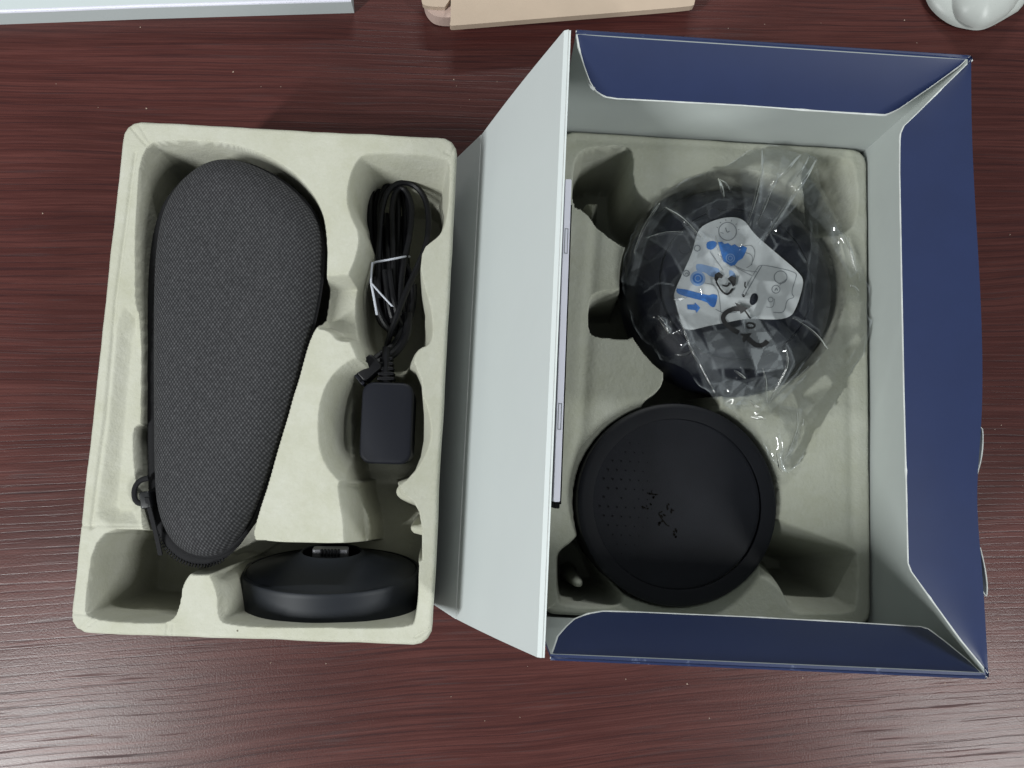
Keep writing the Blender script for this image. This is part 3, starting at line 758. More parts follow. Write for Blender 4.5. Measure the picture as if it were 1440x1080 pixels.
# ------------------------------------------------------------------ charging dock standing on its edge
dk = thing("charging_dock", (*U(467, 830, .03)[:2], .03), "round satin black charging dock lying on its rim below the case", "dock")
th = R(75); axis = np.array([0.012, math.sin(th), math.cos(th)]); axis /= np.linalg.norm(axis)
sx_ = np.cross([0, 0, 1.0], axis); sx_ = -sx_ / np.linalg.norm(sx_); sv = np.cross(axis, sx_)
if sv[2] < 0: sv = -sv; 
M3 = np.stack([sx_, sv, axis], 1)
RD = .0590; KV = .74                             # round across the picture, cut short in depth where it stands in the well
cD = U(467, 855, .043)                           # centre of the base
def dkp(vv): vv = np.array(vv, float); vv[:, 1] *= KV; return xf(vv, M3, cD)
def dl(name, prof, m, seg=96, par=dk):
    v, f = lathe(prof, seg); v = dkp(v)
    if np.linalg.det(M3) < 0: f = [q[::-1] for q in f]
    return mesh(name, v, f, m, par, True)
dl("foot_ring", [(0, -.0035), (RD - .006, -.0035), (RD - .005, -.0028), (RD - .005, 0.0), (RD - .012, .001)], BLACKP)
dl("band", [(RD - .006, -.0004), (RD - .0016, -.0003), (RD - .0004, .0004), (RD, .0016), (RD, .0030), (RD, .0240), (RD, .0262), (RD - .0006, .0272), (RD - .0028, .0276)], DOCK)
dl("top_cover", [(RD - .0034, .0272), (RD - .006, .0282), (RD - .018, .0306), (.030, .0340), (.0225, .0374), (.0205, .0392), (.0198, .0398), (.0190, .0392)], DOCK)
dl("well", [(.0192, .0392), (.0186, .0330), (.0170, .0302), (0, .0298)], HOLE)
cm = MB()
v, f = rbox(0, .004, .0298, .0428, .023, .010, .002, 0, .0006); cm.add(dkp(v), f)
cm.build("contact_block", CONTACT, dk)
pm = MB()
for k in range(6):
    v, f = rbox(-.0050 + k * .0022, .0095, .0385, .0432, .0014, .0022, .0003, 0, .0002, 2); pm.add(dkp(v), f)
pm.build("contact_pins", HOLE, dk)
v, f = rbox(0, 0, 0, .0016, .010, .003, .0008, 0, .0003, 3)
q = dkp([[-.0140, (RD - .0036) * .97, -.0022]])[0]
mesh("rubber_foot", xf(v, np.stack([sx_, axis, -sv], 1), q), f, CONTACT, dk)

# ------------------------------------------------------------------ the bare round device, lower right
PZ = .0995; pc = U(953, 708, PZ); PR = px2m(141, PZ)
pk = thing("round_device", (pc[0], pc[1], .034), "bare matt black round device with speaker holes, below the bagged one", "device", None)
v, f = lathe([(0, .034), (PR - .012, .034), (PR - .004, .046), (PR, .060), (PR, PZ - .0030), (PR - .0006, PZ - .0012), (PR - .002, PZ - .0003), (PR - .004, PZ), (PR * .84, PZ - .0002), (PR * .835, PZ - .0008)], 120)
mesh("casing", xf(v, np.eye(3), (pc[0], pc[1], 0)), f, PUCKR, pk, True)
v, f = lathe([(PR * .842, PZ - .0008), (PR * .832, PZ - .0007), (PR * .826, PZ - .0003), (PR * .80, PZ), (PR * .5, PZ + .0003), (0, PZ + .0004)], 120)
f = [q[::-1] for q in f]; f = [q[::-1] for q in f]
mesh("base_pad", xf(v, np.eye(3), (pc[0] - px2m(3, PZ), pc[1] + px2m(1, PZ), 0)), f, PUCK, pk, True)
hm = MB()
for gx in range(-26, 5):
    for gy in range(-13, 14):
        x = (gx + (.5 if gy % 2 else 0)) * 12.2; y = gy * 13.0
        px_, py_ = 953 + x, 692 + y + x * .06
        rr = math.hypot(px_ - 950, py_ - 706); near = math.hypot((px_ - 838), (py_ - 690) * .75)
        if rr > 108 or near > 84 or random.random() < .04: continue
        q = U(px_, py_, PZ); v, f = ring2d(q[0], q[1], 0, px2m(1.8 * (1 - near / 120), PZ), PZ + .00062, 8); hm.add(v, f)
o = hm.build("speaker_holes", HOLE, pk); o['kind'] = 'stuff'
dm = MB()
for (x, y) in ((907, 714), (915, 709), (919, 699), (914, 694), (938, 712), (943, 718), (928, 735), (948, 752), (951, 746), (932, 725)):
    for k in range(5):
        a = random.random() * 6.28; r_ = random.random() * 4.2; q = U(x + r_ * math.cos(a), y + r_ * math.sin(a), PZ)
        v, f = ring2d(q[0], q[1], 0, px2m(.8 + random.random() * 1.1, PZ), PZ + .00066, 7, .7, a); dm.add(v, f)
for pts in ([(917, 695), (925, 695.5)], [(926, 722), (930, 729), (937, 738), (941, 740)], [(926, 722), (931, 719)]):
    v, f = stroke(np.array([U(x, y, PZ)[:2] for x, y in pts]), px2m(1.5, PZ), lambda q: np.full(len(q), PZ + .00066)); dm.add(v, f)
o = dm.build("residue_marks", DUST, pk); o['kind'] = 'stuff'

# ------------------------------------------------------------------ the bagged round device, upper right
DZ = .1005; dc = U(1036, 398, DZ); DR = px2m(159, DZ)
dv2 = thing("round_device", (dc[0], dc[1], .034), "dark navy round device sealed in a clear crumpled bag, upper well of the carton", "device")
v, f = lathe([(0, .034), (DR - .014, .034), (DR - .003, .052), (DR, .068), (DR - .0010, .080), (DR - .0045, .0895), (DR - .011, .0962), (DR * .71, DZ - .0018), (DR * .70, DZ - .0028)], 120)
mesh("casing", xf(v, np.eye(3), (dc[0], dc[1], 0)), f, DEV, dv2, True)
v, f = lathe([(DR * .702, DZ - .0026), (DR * .69, DZ - .001), (DR * .66, DZ - .0002), (DR * .3, DZ + .0004), (0, DZ + .0005)], 120)
mesh("top_panel", xf(v, np.eye(3), (dc[0], dc[1], 0)), f, DEVL, dv2, True)
for x, y in ((1137, 430), (1003, 302), (962, 350)):
    q = U(x, y, .099); v, f = lathe([(.0042, -.002), (.0042, .0006), (.0036, .0012), (0, .0013)], 24)
    mesh("button", xf(v, np.eye(3), (q[0], q[1], .0975 if x > 1100 else DZ - .0004)), f, DEVL, dv2, True)

# label card lying on the device
LZ = .1030
zpx = lambda x, y: (850 + x / 2.7, 180 + y / 2.7)
card_px = [zpx(*p) for p in [(350, 405), (368, 372), (430, 345), (490, 335), (535, 348), (568, 398), (650, 470), (745, 555), (756, 590), (725, 690), (700, 722), (640, 728), (540, 722), (470, 738), (400, 750), (305, 775), (285, 720), (268, 655), (262, 628), (300, 545), (335, 470)]]
cc = chaikin(UP(card_px, LZ), 2)
def card_h(P): return LZ + .0006 * np.sin((P[:, 0] - cc[:, 0].min()) * 90) + .0006 * np.sin(P[:, 1] * 70)
v, f = field(cc, lambda P, d: card_h(P), .0016, skirt=LZ - .0018, inset=.0002)
card = mesh("instruction_card", v, f, CARD, None, True)
tag(card, "white instruction card with blue and grey drawings, under the clear bag", "card")
def cz(off): return lambda P: card_h(np.asarray(P)) + off
def Z2(p): return U(*zpx(*p), LZ)[:2]
def zm(n): return px2m(n / 2.7, LZ)
bm_, bl_, ln_, dkk = MB(), MB(), MB(), MB()
def fillp(mb, pts, off, it=1):
    p = chaikin(np.array([Z2(q) for q in pts]), it); z = card_h(p) + off; k = len(p); c = p.mean(0)
    vv = np.vstack([np.c_[p, z], [[*c, card_h(c[None])[0] + off]]]); a = np.sum(p[:, 0] * np.roll(p[:, 1], -1) - np.roll(p[:, 0], -1) * p[:, 1])
    ff = [(i, (i + 1) % k, k) if a > 0 else ((i + 1) % k, i, k) for i in range(k)]; mb.add(vv, ff)
def linep(pts, wd=3.0, off=.0003, mb=ln_, it=2, closed=False):
    q = np.array([Z2(p) for p in pts]); 
    if closed: q = np.vstack([q, q[:1]])
    if it: q = chaikin(q, it, False)
    q = resample(q, max(4, len(q) * 2)); v, f = stroke(q, zm(wd), cz(off)); mb.add(v, f)
def ringp(x, y, r, wd=3.0, off=.0003, mb=ln_):
    t = np.linspace(0, 2 * math.pi, 30); linep([(x + r * math.cos(a), y + r * math.sin(a)) for a in t], wd, off, mb, 0)
# blue drawings
fillp(bm_, [(386, 436), (404, 428), (428, 432), (426, 448), (408, 464), (388, 460)], .0003, 1)
fillp(bm_, [(430, 434), (446, 431), (452, 441), (470, 436), (482, 446), (496, 440), (512, 452), (526, 446), (543, 453), (536, 474), (525, 494), (508, 504), (496, 520), (480, 524), (462, 512), (450, 506)], .0003, 0)
fillp(bm_, [(276, 606), (400, 640), (404, 632), (424, 634), (428, 640), (420, 676), (412, 684), (396, 676), (394, 664), (286, 636), (270, 622)], .0003, 1)
fillp(bm_, [(312, 672), (340, 672), (342, 664), (361, 684), (348, 704), (344, 694), (314, 690)], .0003, 0)
fillp(bm_, circ(353, 573, 20, 20), .0004, 0)
fillp(bl_, circ(353, 573, 29, 24), .0002, 0)
fillp(bl_, [(345, 520), (360, 515), (410, 528), (440, 536), (430, 566), (400, 566), (380, 548), (350, 548)], .00012, 1)
fillp(bl_, [(470, 540), (486, 540), (500, 560), (496, 590), (480, 584)], .00012, 1)
ringp(478, 494, 16, 3, .0004, bl_); ringp(478, 494, 8, 3, .0004, bl_); ringp(353, 573, 11, 3, .0006, bl_)
# line drawings
ringp(468, 392, 34); linep([(460, 378), (466, 398), (476, 390)], 3.5); linep([(440, 396), (452, 400)], 2)
for a in range(-160, 20, 30): linep([(468 + 40 * math.cos(R(a)), 392 + 40 * math.sin(R(a))), (468 + 46 * math.cos(R(a)), 392 + 46 * math.sin(R(a)))], 2.5, it=0)
ringp(352, 457, 11, 4); ringp(310, 553, 11, 5); linep([(305, 557), (312, 548), (316, 556)], 3)
linep([(585, 525), (600, 518), (690, 538), (726, 552), (728, 562), (705, 630), (722, 645), (690, 652), (684, 690), (672, 704), (640, 700)], 2.6)
linep([(600, 520), (575, 560), (530, 640)], 3.6); linep([(588, 522), (562, 560), (520, 636)], 2)
ringp(668, 567, 24); ringp(650, 613, 15); linep([(646, 618), (652, 606), (656, 618)], 4); ringp(630, 652, 9, 2.4)
linep([(614, 680), (640, 684), (644, 650)], 2.4); linep([(662, 590), (688, 580)], 2); linep([(664, 598), (690, 574)], 2)
linep([(520, 450), (560, 440), (576, 470), (560, 520), (540, 530)], 2.2); linep([(530, 470), (566, 480), (560, 520)], 2)
linep([(430, 480), (520, 540), (580, 545)], 2.2); linep([(500, 530), (560, 560)], 2.2); linep([(420, 690), (450, 706), (500, 700)], 2.4)
linep([(380, 590), (430, 600), (440, 700)], 2); linep([(400, 470), (450, 540)], 1.8)
fillp(dkk, [(556, 632), (574, 626), (584, 640), (578, 664), (560, 676), (549, 664)], .0004, 2)
bm_.build("blue_print", BLUE, card); bl_.build("pale_blue_print", BLUEL, card); ln_.build("line_drawing", GREYINK, card); dkk.build("dark_print", DEVL, card)

# ------------------------------------------------------------------ clear bag over it
bag_px = [(1040, 218), (1068, 206), (1100, 207), (1146, 219), (1153, 232), (1152, 250), (1166, 278), (1190, 318), (1214, 365), (1228, 420), (1228, 462), (1212, 505), (1184, 560), (1150, 612), (1122, 655), (1108, 668), (1094, 650), (1070, 612), (1036, 580), (1012, 566), (994, 545), (968, 522), (930, 502), (902, 470), (884, 432), (876, 390), (880, 350), (898, 312), (930, 276), (975, 245), (1010, 232)]
bo = chaikin(UP(bag_px, .100), 1)
bo = resample(np.vstack([bo, bo[:1]]), 300)[:-1]; bo = bo + np.stack([vnoise(bo, 150, 71, 2), vnoise(bo, 150, 72, 2)], 1) * .0055
creases = [  # (px polyline, height m, width m, milkiness)
    ([(1072, 208), (1060, 290), (1042, 340)], .0060, .0030, .55), ([(1146, 222), (1100, 300), (1078, 330), (1062, 345)], .0080, .0040, .60),
    ([(1122, 222), (1080, 262), (1060, 320)], .0060, .0035, .45), ([(1150, 240), (1112, 278), (1072, 330), (1066, 348)], .0050, .0030, .5),
    ([(1085, 250), (1062, 318)], .004, .002, .6), ([(1140, 260), (1170, 310), (1195, 350), (1205, 378)], .0060, .0040, .45), ([(1125, 285), (1165, 312), (1180, 340)], .004, .003, .4),
    ([(1140, 290), (1135, 340), (1130, 400)], .0035, .0035, .22), ([(1078, 330), (1110, 345), (1128, 372)], .003, .002, .3), ([(1080, 330), (1086, 352), (1078, 360)], .003, .002, .35),
    ([(935, 290), (965, 318), (985, 335)], .0040, .0022, .40), ([(905, 335), (950, 332), (975, 338)], .003, .002, .28), ([(912, 330), (940, 360), (960, 392)], .0035, .0025, .3),
    ([(957, 310), (980, 298), (1000, 288), (1040, 282)], .0025, .002, .18), ([(1012, 248), (1014, 275)], .004, .0016, .5), ([(1012, 248), (1026, 265)], .003, .0016, .4),
    ([(932, 275), (905, 315), (888, 360), (884, 400)], .0050, .0035, .30), ([(945, 266), (915, 305), (893, 350)], .004, .0025, .25),
    ([(905, 412), (920, 402), (945, 404)], .0022, .0014, .3), ([(942, 418), (950, 450), (968, 480), (1000, 520)], .0045, .0030, .42), ([(926, 444), (936, 462), (940, 470)], .004, .002, .65),
    ([(950, 498), (962, 484), (975, 490)], .003, .0016, .5), ([(1000, 460), (1030, 500), (1050, 540)], .003, .003, .28), ([(985, 465), (1010, 510), (1022, 545)], .003, .003, .28),
    ([(1112, 448), (1150, 470), (1172, 492)], .003, .0022, .25), ([(1082, 452), (1100, 490), (1112, 510), (1100, 545), (1084, 566)], .005, .003, .45), ([(1060, 520), (1072, 545), (1082, 568)], .004, .002, .45),
    ([(1092, 500), (1086, 540), (1083, 566)], .004, .0018, .45), ([(1130, 510), (1105, 545), (1085, 568)], .004, .0022, .4), ([(1165, 495), (1120, 540), (1086, 570)], .004, .0025, .35),
    ([(1000, 538), (1040, 536), (1075, 560)], .004, .0025, .4), ([(1010, 552), (1050, 560), (1082, 568)], .004, .002, .45), ([(1005, 545), (1012, 566), (1030, 572)], .004, .003, .4),
    ([(1060, 572), (1076, 584), (1066, 588)], .004, .0018, .5), ([(1084, 568), (1096, 600), (1102, 640), (1108, 664)], .0045, .0025, .42), ([(1125, 580), (1120, 620), (1106, 650)], .005, .0022, .4),
    ([(1100, 575), (1098, 610), (1097, 640)], .003, .002, .2), ([(1228, 462), (1180, 530), (1130, 590), (1108, 640)], .003, .003, .18), ([(1200, 380), (1212, 420), (1205, 470)], .004, .0025, .3),
    ([(1195, 330), (1210, 375), (1213, 392)], .004, .0018, .5), ([(1010, 370), (1004, 352), (1008, 340)], .003, .0014, .5), ([(995, 330), (1006, 352), (1012, 372), (1022, 380)], .0028, .0014, .4),
]
from mathutils.geometry import delaunay_2d_cdt
dcen = dc[:2]
cw = []
for p, h, w_, m_ in creases:
    q = resample(UP(p, .101), 9); q[1:-1] += RNG.normal(0, .0007, (7, 2)); cw.append((q, h, w_, m_))
def bag_base(P):
    r = np.hypot(*(P - dcen).T)
    top = DZ + .0050 - .013 * np.clip((r - DR * .74) / (DR * .33), 0, 1.6) ** 1.6
    z = np.maximum(top, ZI + .0030)
    tl = UP([(1110, 250)], .11)[0]; up = np.exp(-(np.hypot(*(P - tl).T) / .022) ** 2)
    return np.maximum(z, ZI + .004 + up * .020)
# the film is a crumpled sheet: flat facets between folds
pts2 = []; ptz = []; edges = []
for q in bo[::4]: pts2.append(q); ptz.append(bag_base(q[None])[0] - .002)
nb = len(pts2); edges += [(k, (k + 1) % nb) for k in range(nb)]
for ln, h, w_, m_ in cw:
    k0 = len(pts2)
    for t, q in enumerate(ln):
        pts2.append(q); ptz.append(bag_base(q[None])[0] + h * 1.05 * math.sin(math.pi * (t + .7) / (len(ln) + .4)))
    edges += [(k0 + k, k0 + k + 1) for k in range(len(ln) - 1)]
tries = 0; cand = bo.min(0) + RNG.random((6000, 2)) * (bo.max(0) - bo.min(0)); sd, _ = sdf(cand, bo); cand = cand[sd > .003]
arr = np.array(pts2)
for q in cand:
    dmin = np.min(np.hypot(*(arr - q).T))
    if dmin > px2m(15, .108) + .0045 * RNG.random():
        arr = np.vstack([arr, q]); pts2.append(q); ptz.append(bag_base(q[None])[0] + RNG.normal(0, .0019))
res = delaunay_2d_cdt([Vector(p) for p in pts2], edges, [], 0, 1e-6)
cv = np.array([list(p) for p in res[0]]); cfa = [list(t) for t in res[2]]
orig = res[3]; cz_ = np.array([np.mean([ptz[i] for i in o_]) if len(o_) else np.nan for o_ in orig])
bad = np.isnan(cz_)
if bad.any(): cz_[bad] = bag_base(cv[bad]) + .003
tmilk = RNG.random(len(cfa)) ** 3
def facet(P):
    z = bag_base(P); mk = np.zeros(len(P))
    for ti, t in enumerate(cfa):
        a, b, c = cv[t[0]], cv[t[1]], cv[t[2]]
        lo = np.minimum(np.minimum(a, b), c) - 1e-5; hi = np.maximum(np.maximum(a, b), c) + 1e-5
        m = np.where((P[:, 0] >= lo[0]) & (P[:, 0] <= hi[0]) & (P[:, 1] >= lo[1]) & (P[:, 1] <= hi[1]))[0]
        if not len(m): continue
        den = (b[1] - c[1]) * (a[0] - c[0]) + (c[0] - b[0]) * (a[1] - c[1])
        if abs(den) < 1e-14: continue
        u = ((b[1] - c[1]) * (P[m, 0] - c[0]) + (c[0] - b[0]) * (P[m, 1] - c[1])) / den
        v_ = ((c[1] - a[1]) * (P[m, 0] - c[0]) + (a[0] - c[0]) * (P[m, 1] - c[1])) / den
        k = (u > -1e-6) & (v_ > -1e-6) & (u + v_ < 1 + 1e-6)
        z[m[k]] = u[k] * cz_[t[0]] + v_[k] * cz_[t[1]] + (1 - u[k] - v_[k]) * cz_[t[2]]; mk[m[k]] = tmilk[ti]
    return z, mk
def bag_z(P, d):
    z, _ = facet(P)
    r = np.hypot(*(P - dcen).T)
    floor_ = np.where(r < DR * .70, LZ + .0014, np.where(r < DR, DZ - .014 * np.clip((r - DR * .70) / (DR * .30), 0, 1) ** 2.2 + .0006, ZI + .0006))
    return np.maximum(z, floor_)
panels = [([(1074, 210), (1148, 221), (1152, 250), (1092, 318), (1066, 346), (1052, 334)], .17), ([(1112, 280), (1150, 258), (1190, 320), (1216, 372), (1200, 388), (1168, 330)], .13),
          ([(908, 334), (960, 330), (985, 345), (960, 398), (940, 362)], .10), ([(934, 286), (952, 300), (992, 340), (978, 344), (945, 308)], .16), ([(952, 456), (975, 470), (1012, 530), (1060, 545), (1085, 566), (1010, 570), (988, 532)], .17),
          ([(1074, 456), (1100, 480), (1114, 515), (1086, 566), (1062, 545), (1092, 500)], .13), ([(1130, 392), (1138, 300), (1150, 300), (1142, 400), (1136, 462), (1120, 440)], .06), ([(1062, 572), (1150, 520), (1205, 470), (1112, 666), (1085, 640)], .045),
          ([(876, 392), (895, 330), (935, 275), (946, 285), (908, 340), (892, 402)], .11), ([(1000, 520), (985, 470), (1042, 460), (1060, 520)], .18), ([(1040, 450), (1062, 446), (1092, 500), (1098, 520), (1062, 525)], .34), ([(1040, 222), (1072, 208), (1060, 320), (1046, 330)], .08),
          ([(1100, 570), (1130, 575), (1120, 630), (1108, 664), (1098, 640)], .09), ([(960, 305), (1000, 288), (1050, 284), (1020, 300), (975, 325)], .05), ([(1010, 540), (1080, 530), (1120, 545), (1085, 580), (1030, 572)], .10)]
pw = [(UP(p, .101), k) for p, k in panels]
def bag_fold(P, d):
    _, mk = facet(P); br = np.clip(vnoise(P, 110, 81, 2) * 4 + .45, 0, 1); a = .004 + mk * .040
    for poly, k in pw:
        s_, _ = sdf(P, poly); a += k * 1.0 * np.clip(s_ / .0008 + .5, 0, 1) * (.55 + .7 * mk) + k * 1.2 * np.clip(1 - np.abs(s_) / .0009, 0, 1) * np.clip(vnoise(P, 70, 5) * 3 + .4, 0, 1)
    for ln, h, w_, m_ in cw:
        dd = dline(P, ln); a = np.maximum(a, .004 + br * m_ * .80 * np.clip(1 - dd / (w_ * .30 + .0003), 0, 1))
    a += .34 * br * np.clip(1 - d / .0011, 0, 1)
    return np.clip(a, 0, .75)
vb, fb = field(bo, bag_z, .0008)
_e = np.array(fb); _e = np.vstack([_e[:, [0, 1]], _e[:, [1, 2]], _e[:, [2, 3]], _e[:, [3, 0]]]); _n = len(vb)
for _ in range(3):
    sm_ = np.zeros(_n); ct_ = np.zeros(_n)
    np.add.at(sm_, _e[:, 0], vb[_e[:, 1], 2]); np.add.at(ct_, _e[:, 0], 1); np.add.at(sm_, _e[:, 1], vb[_e[:, 0], 2]); np.add.at(ct_, _e[:, 1], 1)
    vb[:, 2] = .4 * vb[:, 2] + .6 * sm_ / np.maximum(ct_, 1)
dB, _ = sdf(np.asarray(vb)[:, :2], bo)
bag = mesh("plastic_bag", vb, fb, FILM, None, True, None, bag_fold(np.asarray(vb)[:, :2], np.maximum(dB, 0)))
tag(bag, "clear crumpled plastic bag drawn over the round device, tail towards the lower right", "plastic bag")
# tight pleats: narrow flattened tubes of the same film, standing on the crumpled sheet
PLEAT = FILM.copy(); PLEAT.name = "clear film, tight pleat"
for n_ in PLEAT.node_tree.nodes:
    if n_.type == 'BSDF_GLOSSY': n_.inputs["Roughness"].default_value = .20
    if n_.type == 'ATTRIBUTE': n_.attribute_name = "none"
    if n_.type == 'MATH': n_.inputs[1].default_value = 1.0; n_.inputs[2].default_value = .02
def sheet_z(P):
    tree = np.asarray(vb); out = []
    for q in P:
        d_ = (tree[:, 0] - q[0]) ** 2 + (tree[:, 1] - q[1]) ** 2; out.append(tree[np.argmin(d_), 2])
    return np.array(out)
for pts, wd in ([((1120, 224), (1106, 238), (1092, 256), (1082, 266)), 3.0], [((1146, 226), (1120, 262), (1096, 300), (1074, 336)), 3.6], [((1136, 222), (1108, 262), (1080, 318)), 2.4],
                [((1072, 209), (1066, 246), (1056, 292), (1046, 322)), 3.2], [((1079, 272), (1070, 296), (1061, 318)), 3.0], [((1012, 248), (1013, 262), (1016, 280)), 3.4], [((1014, 250), (1022, 260), (1026, 268)), 2.2],
                [((1004, 334), (1006, 350), (1011, 364), (1016, 372)), 2.6], [((924, 446), (932, 458), (940, 470)), 4.0], [((944, 424), (952, 424), (964, 420)), 2.4], [((950, 498), (962, 500), (974, 492)), 2.2],
                [((1030, 522), (1040, 528), (1048, 532)), 3.0], [((1058, 562), (1066, 570), (1074, 574)), 2.6], [((1060, 584), (1070, 586), (1080, 588)), 4.2], [((1126, 578), (1124, 602), (1116, 626), (1108, 646)), 3.0],
                [((1098, 636), (1102, 650), (1107, 664)), 5.0], [((1134, 588), (1132, 598)), 3.0], [((1190, 330), (1202, 356), (1210, 378)), 3.2], [((1196, 340), (1206, 372), (1206, 378)), 2.2], [((1199, 398), (1206, 402), (1212, 408)), 2.6],
                [((936, 290), (960, 316), (986, 338)), 3.4], [((930, 282), (906, 318), (892, 356)), 3.0], [((952, 452), (966, 486), (986, 516), (1006, 546)), 2.8], [((1086, 566), (1096, 540), (1106, 512), (1100, 490)), 2.6],
                [((1084, 566), (1078, 540), (1070, 518)), 2.0], [((1086, 567), (1110, 540), (1140, 514)), 2.0], [((1112, 448), (1142, 468), (1170, 490)), 2.2], [((910, 334), (930, 330), (958, 330)), 2.0]):
    q = UP(pts, .104); q = spline(np.c_[q, np.zeros(len(q))], 26)[:, :2]; z = sheet_z(q); z = np.convolve(np.pad(z, 3, mode='edge'), np.ones(7) / 7, 'valid') + .0008
    tp_ = np.sin(np.pi * np.linspace(.04, .96, 26)) ** .6 * px2m(wd * 1.45, .11) / 2
    v, f = tube(np.c_[q, z], tp_, 8); v = np.array(v).reshape(26, 8, 3); v[:, :, 2] = z[:, None] + (v[:, :, 2] - z[:, None]) * .45
    mesh("pleat", v.reshape(-1, 3), f, PLEAT, bag, True, None, np.full(26 * 8, .1))
# black print on the film: bent recycling arrows and marks
ink = MB()
def bz(P): P = np.asarray(P); dd, _ = sdf(P, bo); return bag_z(P, np.maximum(dd, 0)) + .0006
ZB = .1080
dpx = lambda x, y: (930 + x / 4.5, 280 + y / 4.5)
def inks(pts, wd, it=2):
    q = np.array([U(*dpx(*p), ZB)[:2] for p in pts]); q = chaikin(q, it, False) if it else q
    q = resample(q, max(8, len(q) * 2)); v, f = stroke(q, px2m(wd / 4.5, ZB), bz); ink.add(v, f)
def inkpoly(pts):
    p = np.array([U(*dpx(*q), ZB)[:2] for q in pts]); c = p.mean(0); k = len(p); a = np.sum(p[:, 0] * np.roll(p[:, 1], -1) - np.roll(p[:, 0], -1) * p[:, 1])
    z = bz(np.vstack([p, [c]])); ink.add(np.c_[np.vstack([p, [c]]), z], [(i, (i + 1) % k, k) if a > 0 else ((i + 1) % k, i, k) for i in range(k)])
inks([(505, 690), (450, 690), (398, 726), (402, 768), (440, 806), (496, 842)], 30)
inkpoly([(470, 650), (550, 690), (510, 722), (496, 690)])
inks([(552, 872), (580, 900), (612, 922), (650, 922), (676, 896)], 30)
inkpoly([(505, 850), (580, 845), (560, 870), (530, 905)])
inks([(545, 790), (560, 775), (600, 785), (600, 808), (560, 812), (545, 795)], 11)
inks([(530, 700), (560, 740), (575, 750)], 10)
inkpoly([(345, 470), (370, 455), (398, 475), (392, 495), (370, 492), (352, 525), (338, 500)])
inkpoly([(428, 495), (450, 478), (480, 492), (476, 540), (460, 548), (448, 520)])
inks([(350, 520), (370, 560), (400, 590)], 12, 1); inks([(460, 560), (430, 600), (400, 590)], 14, 1); inks([(392, 540), (430, 545), (440, 520)], 12, 1)
inks([(535, 520), (530, 550), (540, 560)], 9, 1); inks([(520, 600), (518, 620), (530, 610)], 9, 1)
ip = ink.build("printed_marks", BLACKINK, bag)

# ------------------------------------------------------------------ slim slab between carton wall and insert
zb = .168
a0, a1 = U(803.0, 252, zb), U(786.5, 706, zb)
ud = (a1 - a0) / np.linalg.norm(a1 - a0); wn = np.array([-ud[1], ud[0], 0]); wn = wn if wn[0] > 0 else -wn
bk = thing("slim_slab", ((a0[0] + a1[0]) / 2, (a0[1] + a1[1]) / 2, .094), "slim lavender white slab with black edge, between lid and pulp insert", "slab")
def edge_box(p, q, w0, w1, z0, z1, name, m, par):
    c = (p + q) / 2; L = np.linalg.norm(q - p); ang = math.atan2(ud[1], ud[0]); cw_ = c + wn * (w0 + w1) / 2
    v, f = rbox(cw_[0], cw_[1], z0, z1, L, abs(w1 - w0), min(.0008, abs(w1 - w0) / 2.2), ang, .0004, 3); return mesh(name, v, f, m, par, False)
edge_box(a0, a1, -.0032, .0004, .0935, zb, "body", LAV, bk)
edge_box(a0 + ud * .014, a0 + (a1 - a0) * .99 + ud * .003, .0005, .0013, .0935, zb - .002, "back_cover", HOLE, bk)
edge_box(a1 + ud * .0003, a1 + ud * .0035, -.0028, .0004, .0935, zb - .001, "end_cap", HOLE, bk)
for t in (.20, .745):
    q = a0 + (a1 - a0) * t; sm = MB()
    for w0 in (-.0006, -.0022):
        v, f = rbox(*(q + wn * w0)[:2], zb - .001, zb + .0003, .014, .0003, .0001, math.atan2(ud[1], ud[0]), .0001, 2); sm.add(v, f)
    for s_ in (-1, 1):
        v, f = rbox(*(q + wn * -.0014 + ud * s_ * .007)[:2], zb - .001, zb + .0003, .0003, .0019, .0001, math.atan2(ud[1], ud[0]), .0001, 2); sm.add(v, f)
    sm.build("slot", GREYINK, bk)

# ------------------------------------------------------------------ things cut by the top of the picture
zb_ = .016
pts = [(-60, 20.5), (200, 11), (494, 2.5), (490, -60), (-60, -60)]
bd = thing("white_board", (*U(220, -20, 0)[:2], 0), "white board edge at the top left corner of the table", "board")
v, f = slab_poly(U3([(x, y - 2.5) for x, y in pts[:3]] + pts[3:], zb_), .004); mesh("cover", v, f, PAPER, bd)
v, f = slab_poly(U3(pts, zb_ - .0008), .0149); mesh("body", v, f, PAPER, bd)
v, f = tube([U(x, y - 2.2, zb_ - .0012) for x, y in [(-60, 20.5), (70, 16), (200, 11), (350, 6.6), (494, 2.5)]], .0016, 8); mesh("edge_strip", v, f, LAV, bd, True)

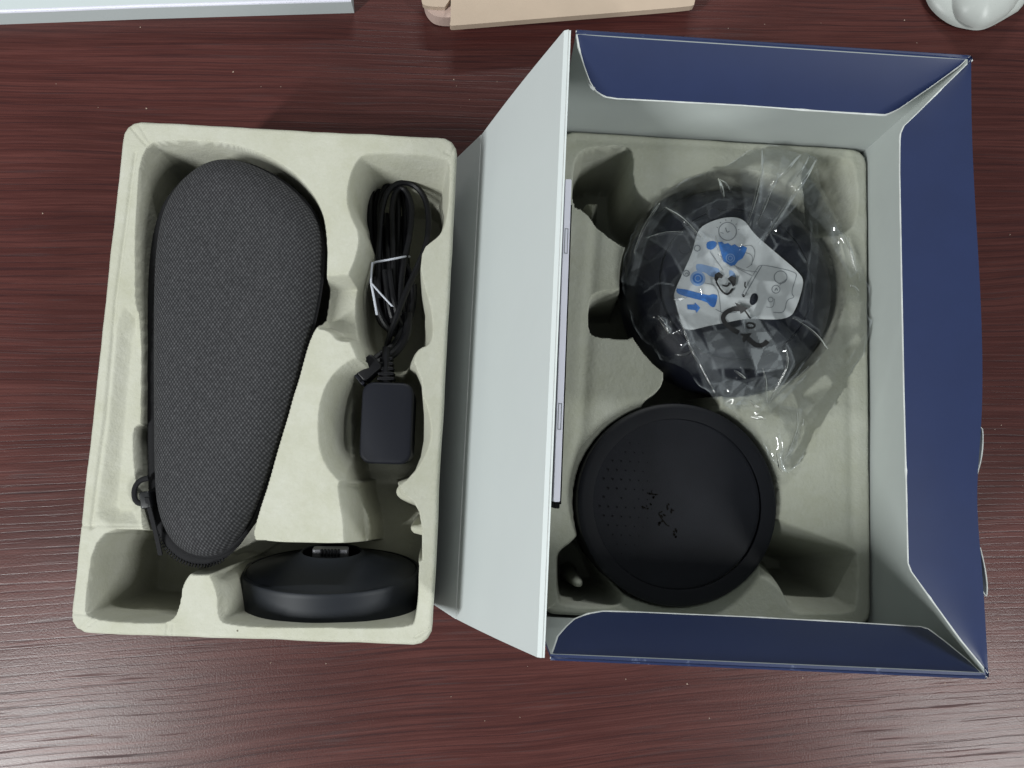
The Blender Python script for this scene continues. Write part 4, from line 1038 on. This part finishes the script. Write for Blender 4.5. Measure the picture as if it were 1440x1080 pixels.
bg_ = thing("beige_pouch", (*U(800, -20, 0)[:2], 0), "beige folded pouch with a pale pink rounded corner, above the carton", "pouch")
zp = .020
fl = chaikin(U3([(634, 28), (634, -60), (985, -60), (978, 6), (970, 9), (900, 15), (760, 26), (640, 36), (632, 36)], zp), 1)
v, f = slab_poly(fl, .006); mesh("flap", v, f, BEIGE, bg_)
bo_ = chaikin(U3([(592, -40), (594, 0), (600, 14), (612, 24), (640, 25), (800, 10), (960, -2), (960, -60)], zp - .0065), 2)
v, f = slab_poly(bo_, .012); mesh("body", v, f, PINK, bg_)
v, f = slab_poly(chaikin(U3([(588, -50), (592, 4), (600, 9), (634, 10), (640, -50)], zp - .0015), 1), .0045); mesh("upper_layer", v, f, BEIGE, bg_)

cu = thing("white_holder", (*U(1375, -10, 0)[:2], 0), "white rounded plastic piece at the top right corner", "plastic piece")
ol = chaikin(UP([(1300, -60), (1308, -8), (1322, 12), (1345, 28), (1366, 33), (1384, 35.5), (1400, 31), (1425, 17), (1450, 2), (1470, -60)], .012), 2)
def cuz(P, d): return .004 + .010 * np.sqrt(np.clip(1 - (1 - np.clip(d / .020, 0, 1)) ** 2, 0, 1))
v, f = field(ol, cuz, .0009, skirt=.0006, inset=.004); mesh("body", v, f, WHITEP, cu, True)
il = chaikin(UP([(1338, -60), (1342, -4), (1350, 15), (1364, 26), (1384, 33.5), (1404, 27), (1436, 6), (1462, -60)], .018), 2)
def cuz2(P, d): return .010 + .018 * np.sqrt(np.clip(1 - (1 - np.clip(d / .040, 0, 1)) ** 2, 0, 1))
v, f = field(il, cuz2, .0009, skirt=.010, inset=.003); mesh("lobe", v, f, WHITEP, cu, True)

# ------------------------------------------------------------------ crumbs
cmb = MB()
cr_px = [(328, 101), (367, 122), (395, 122), (79, 118), (138, 151), (642, 121), (660, 140), (699, 115), (648, 151), (742, 937), (1408, 598), (1399, 604), (1407, 628), (1024, 40), (1440, 668), (880, 955), (60, 300), (1420, 330), (1404, 870)]
for x, y in cr_px + [(random.random() * 1440, random.choice([random.random() * 150 + 20, 930 + random.random() * 150])) for _ in range(26)]:
    q = U(x, y, 0); s_ = random.uniform(.00035, .0009); M = Matrix.Rotation(random.random() * 6, 3, 'Z')
    vv = [(s_, 0, 0.0001), (-s_ * .6, s_ * .8, .0001), (-s_ * .5, -s_ * .7, .0001), (0, 0, s_)]
    cmb.add([np.array(M @ Vector(k)) + q for k in vv], [(0, 1, 3), (1, 2, 3), (2, 0, 3), (0, 2, 1)])
o = cmb.build("crumbs", CRUMB); tag(o, "pale crumbs scattered on the wood", "crumbs", kind='stuff')
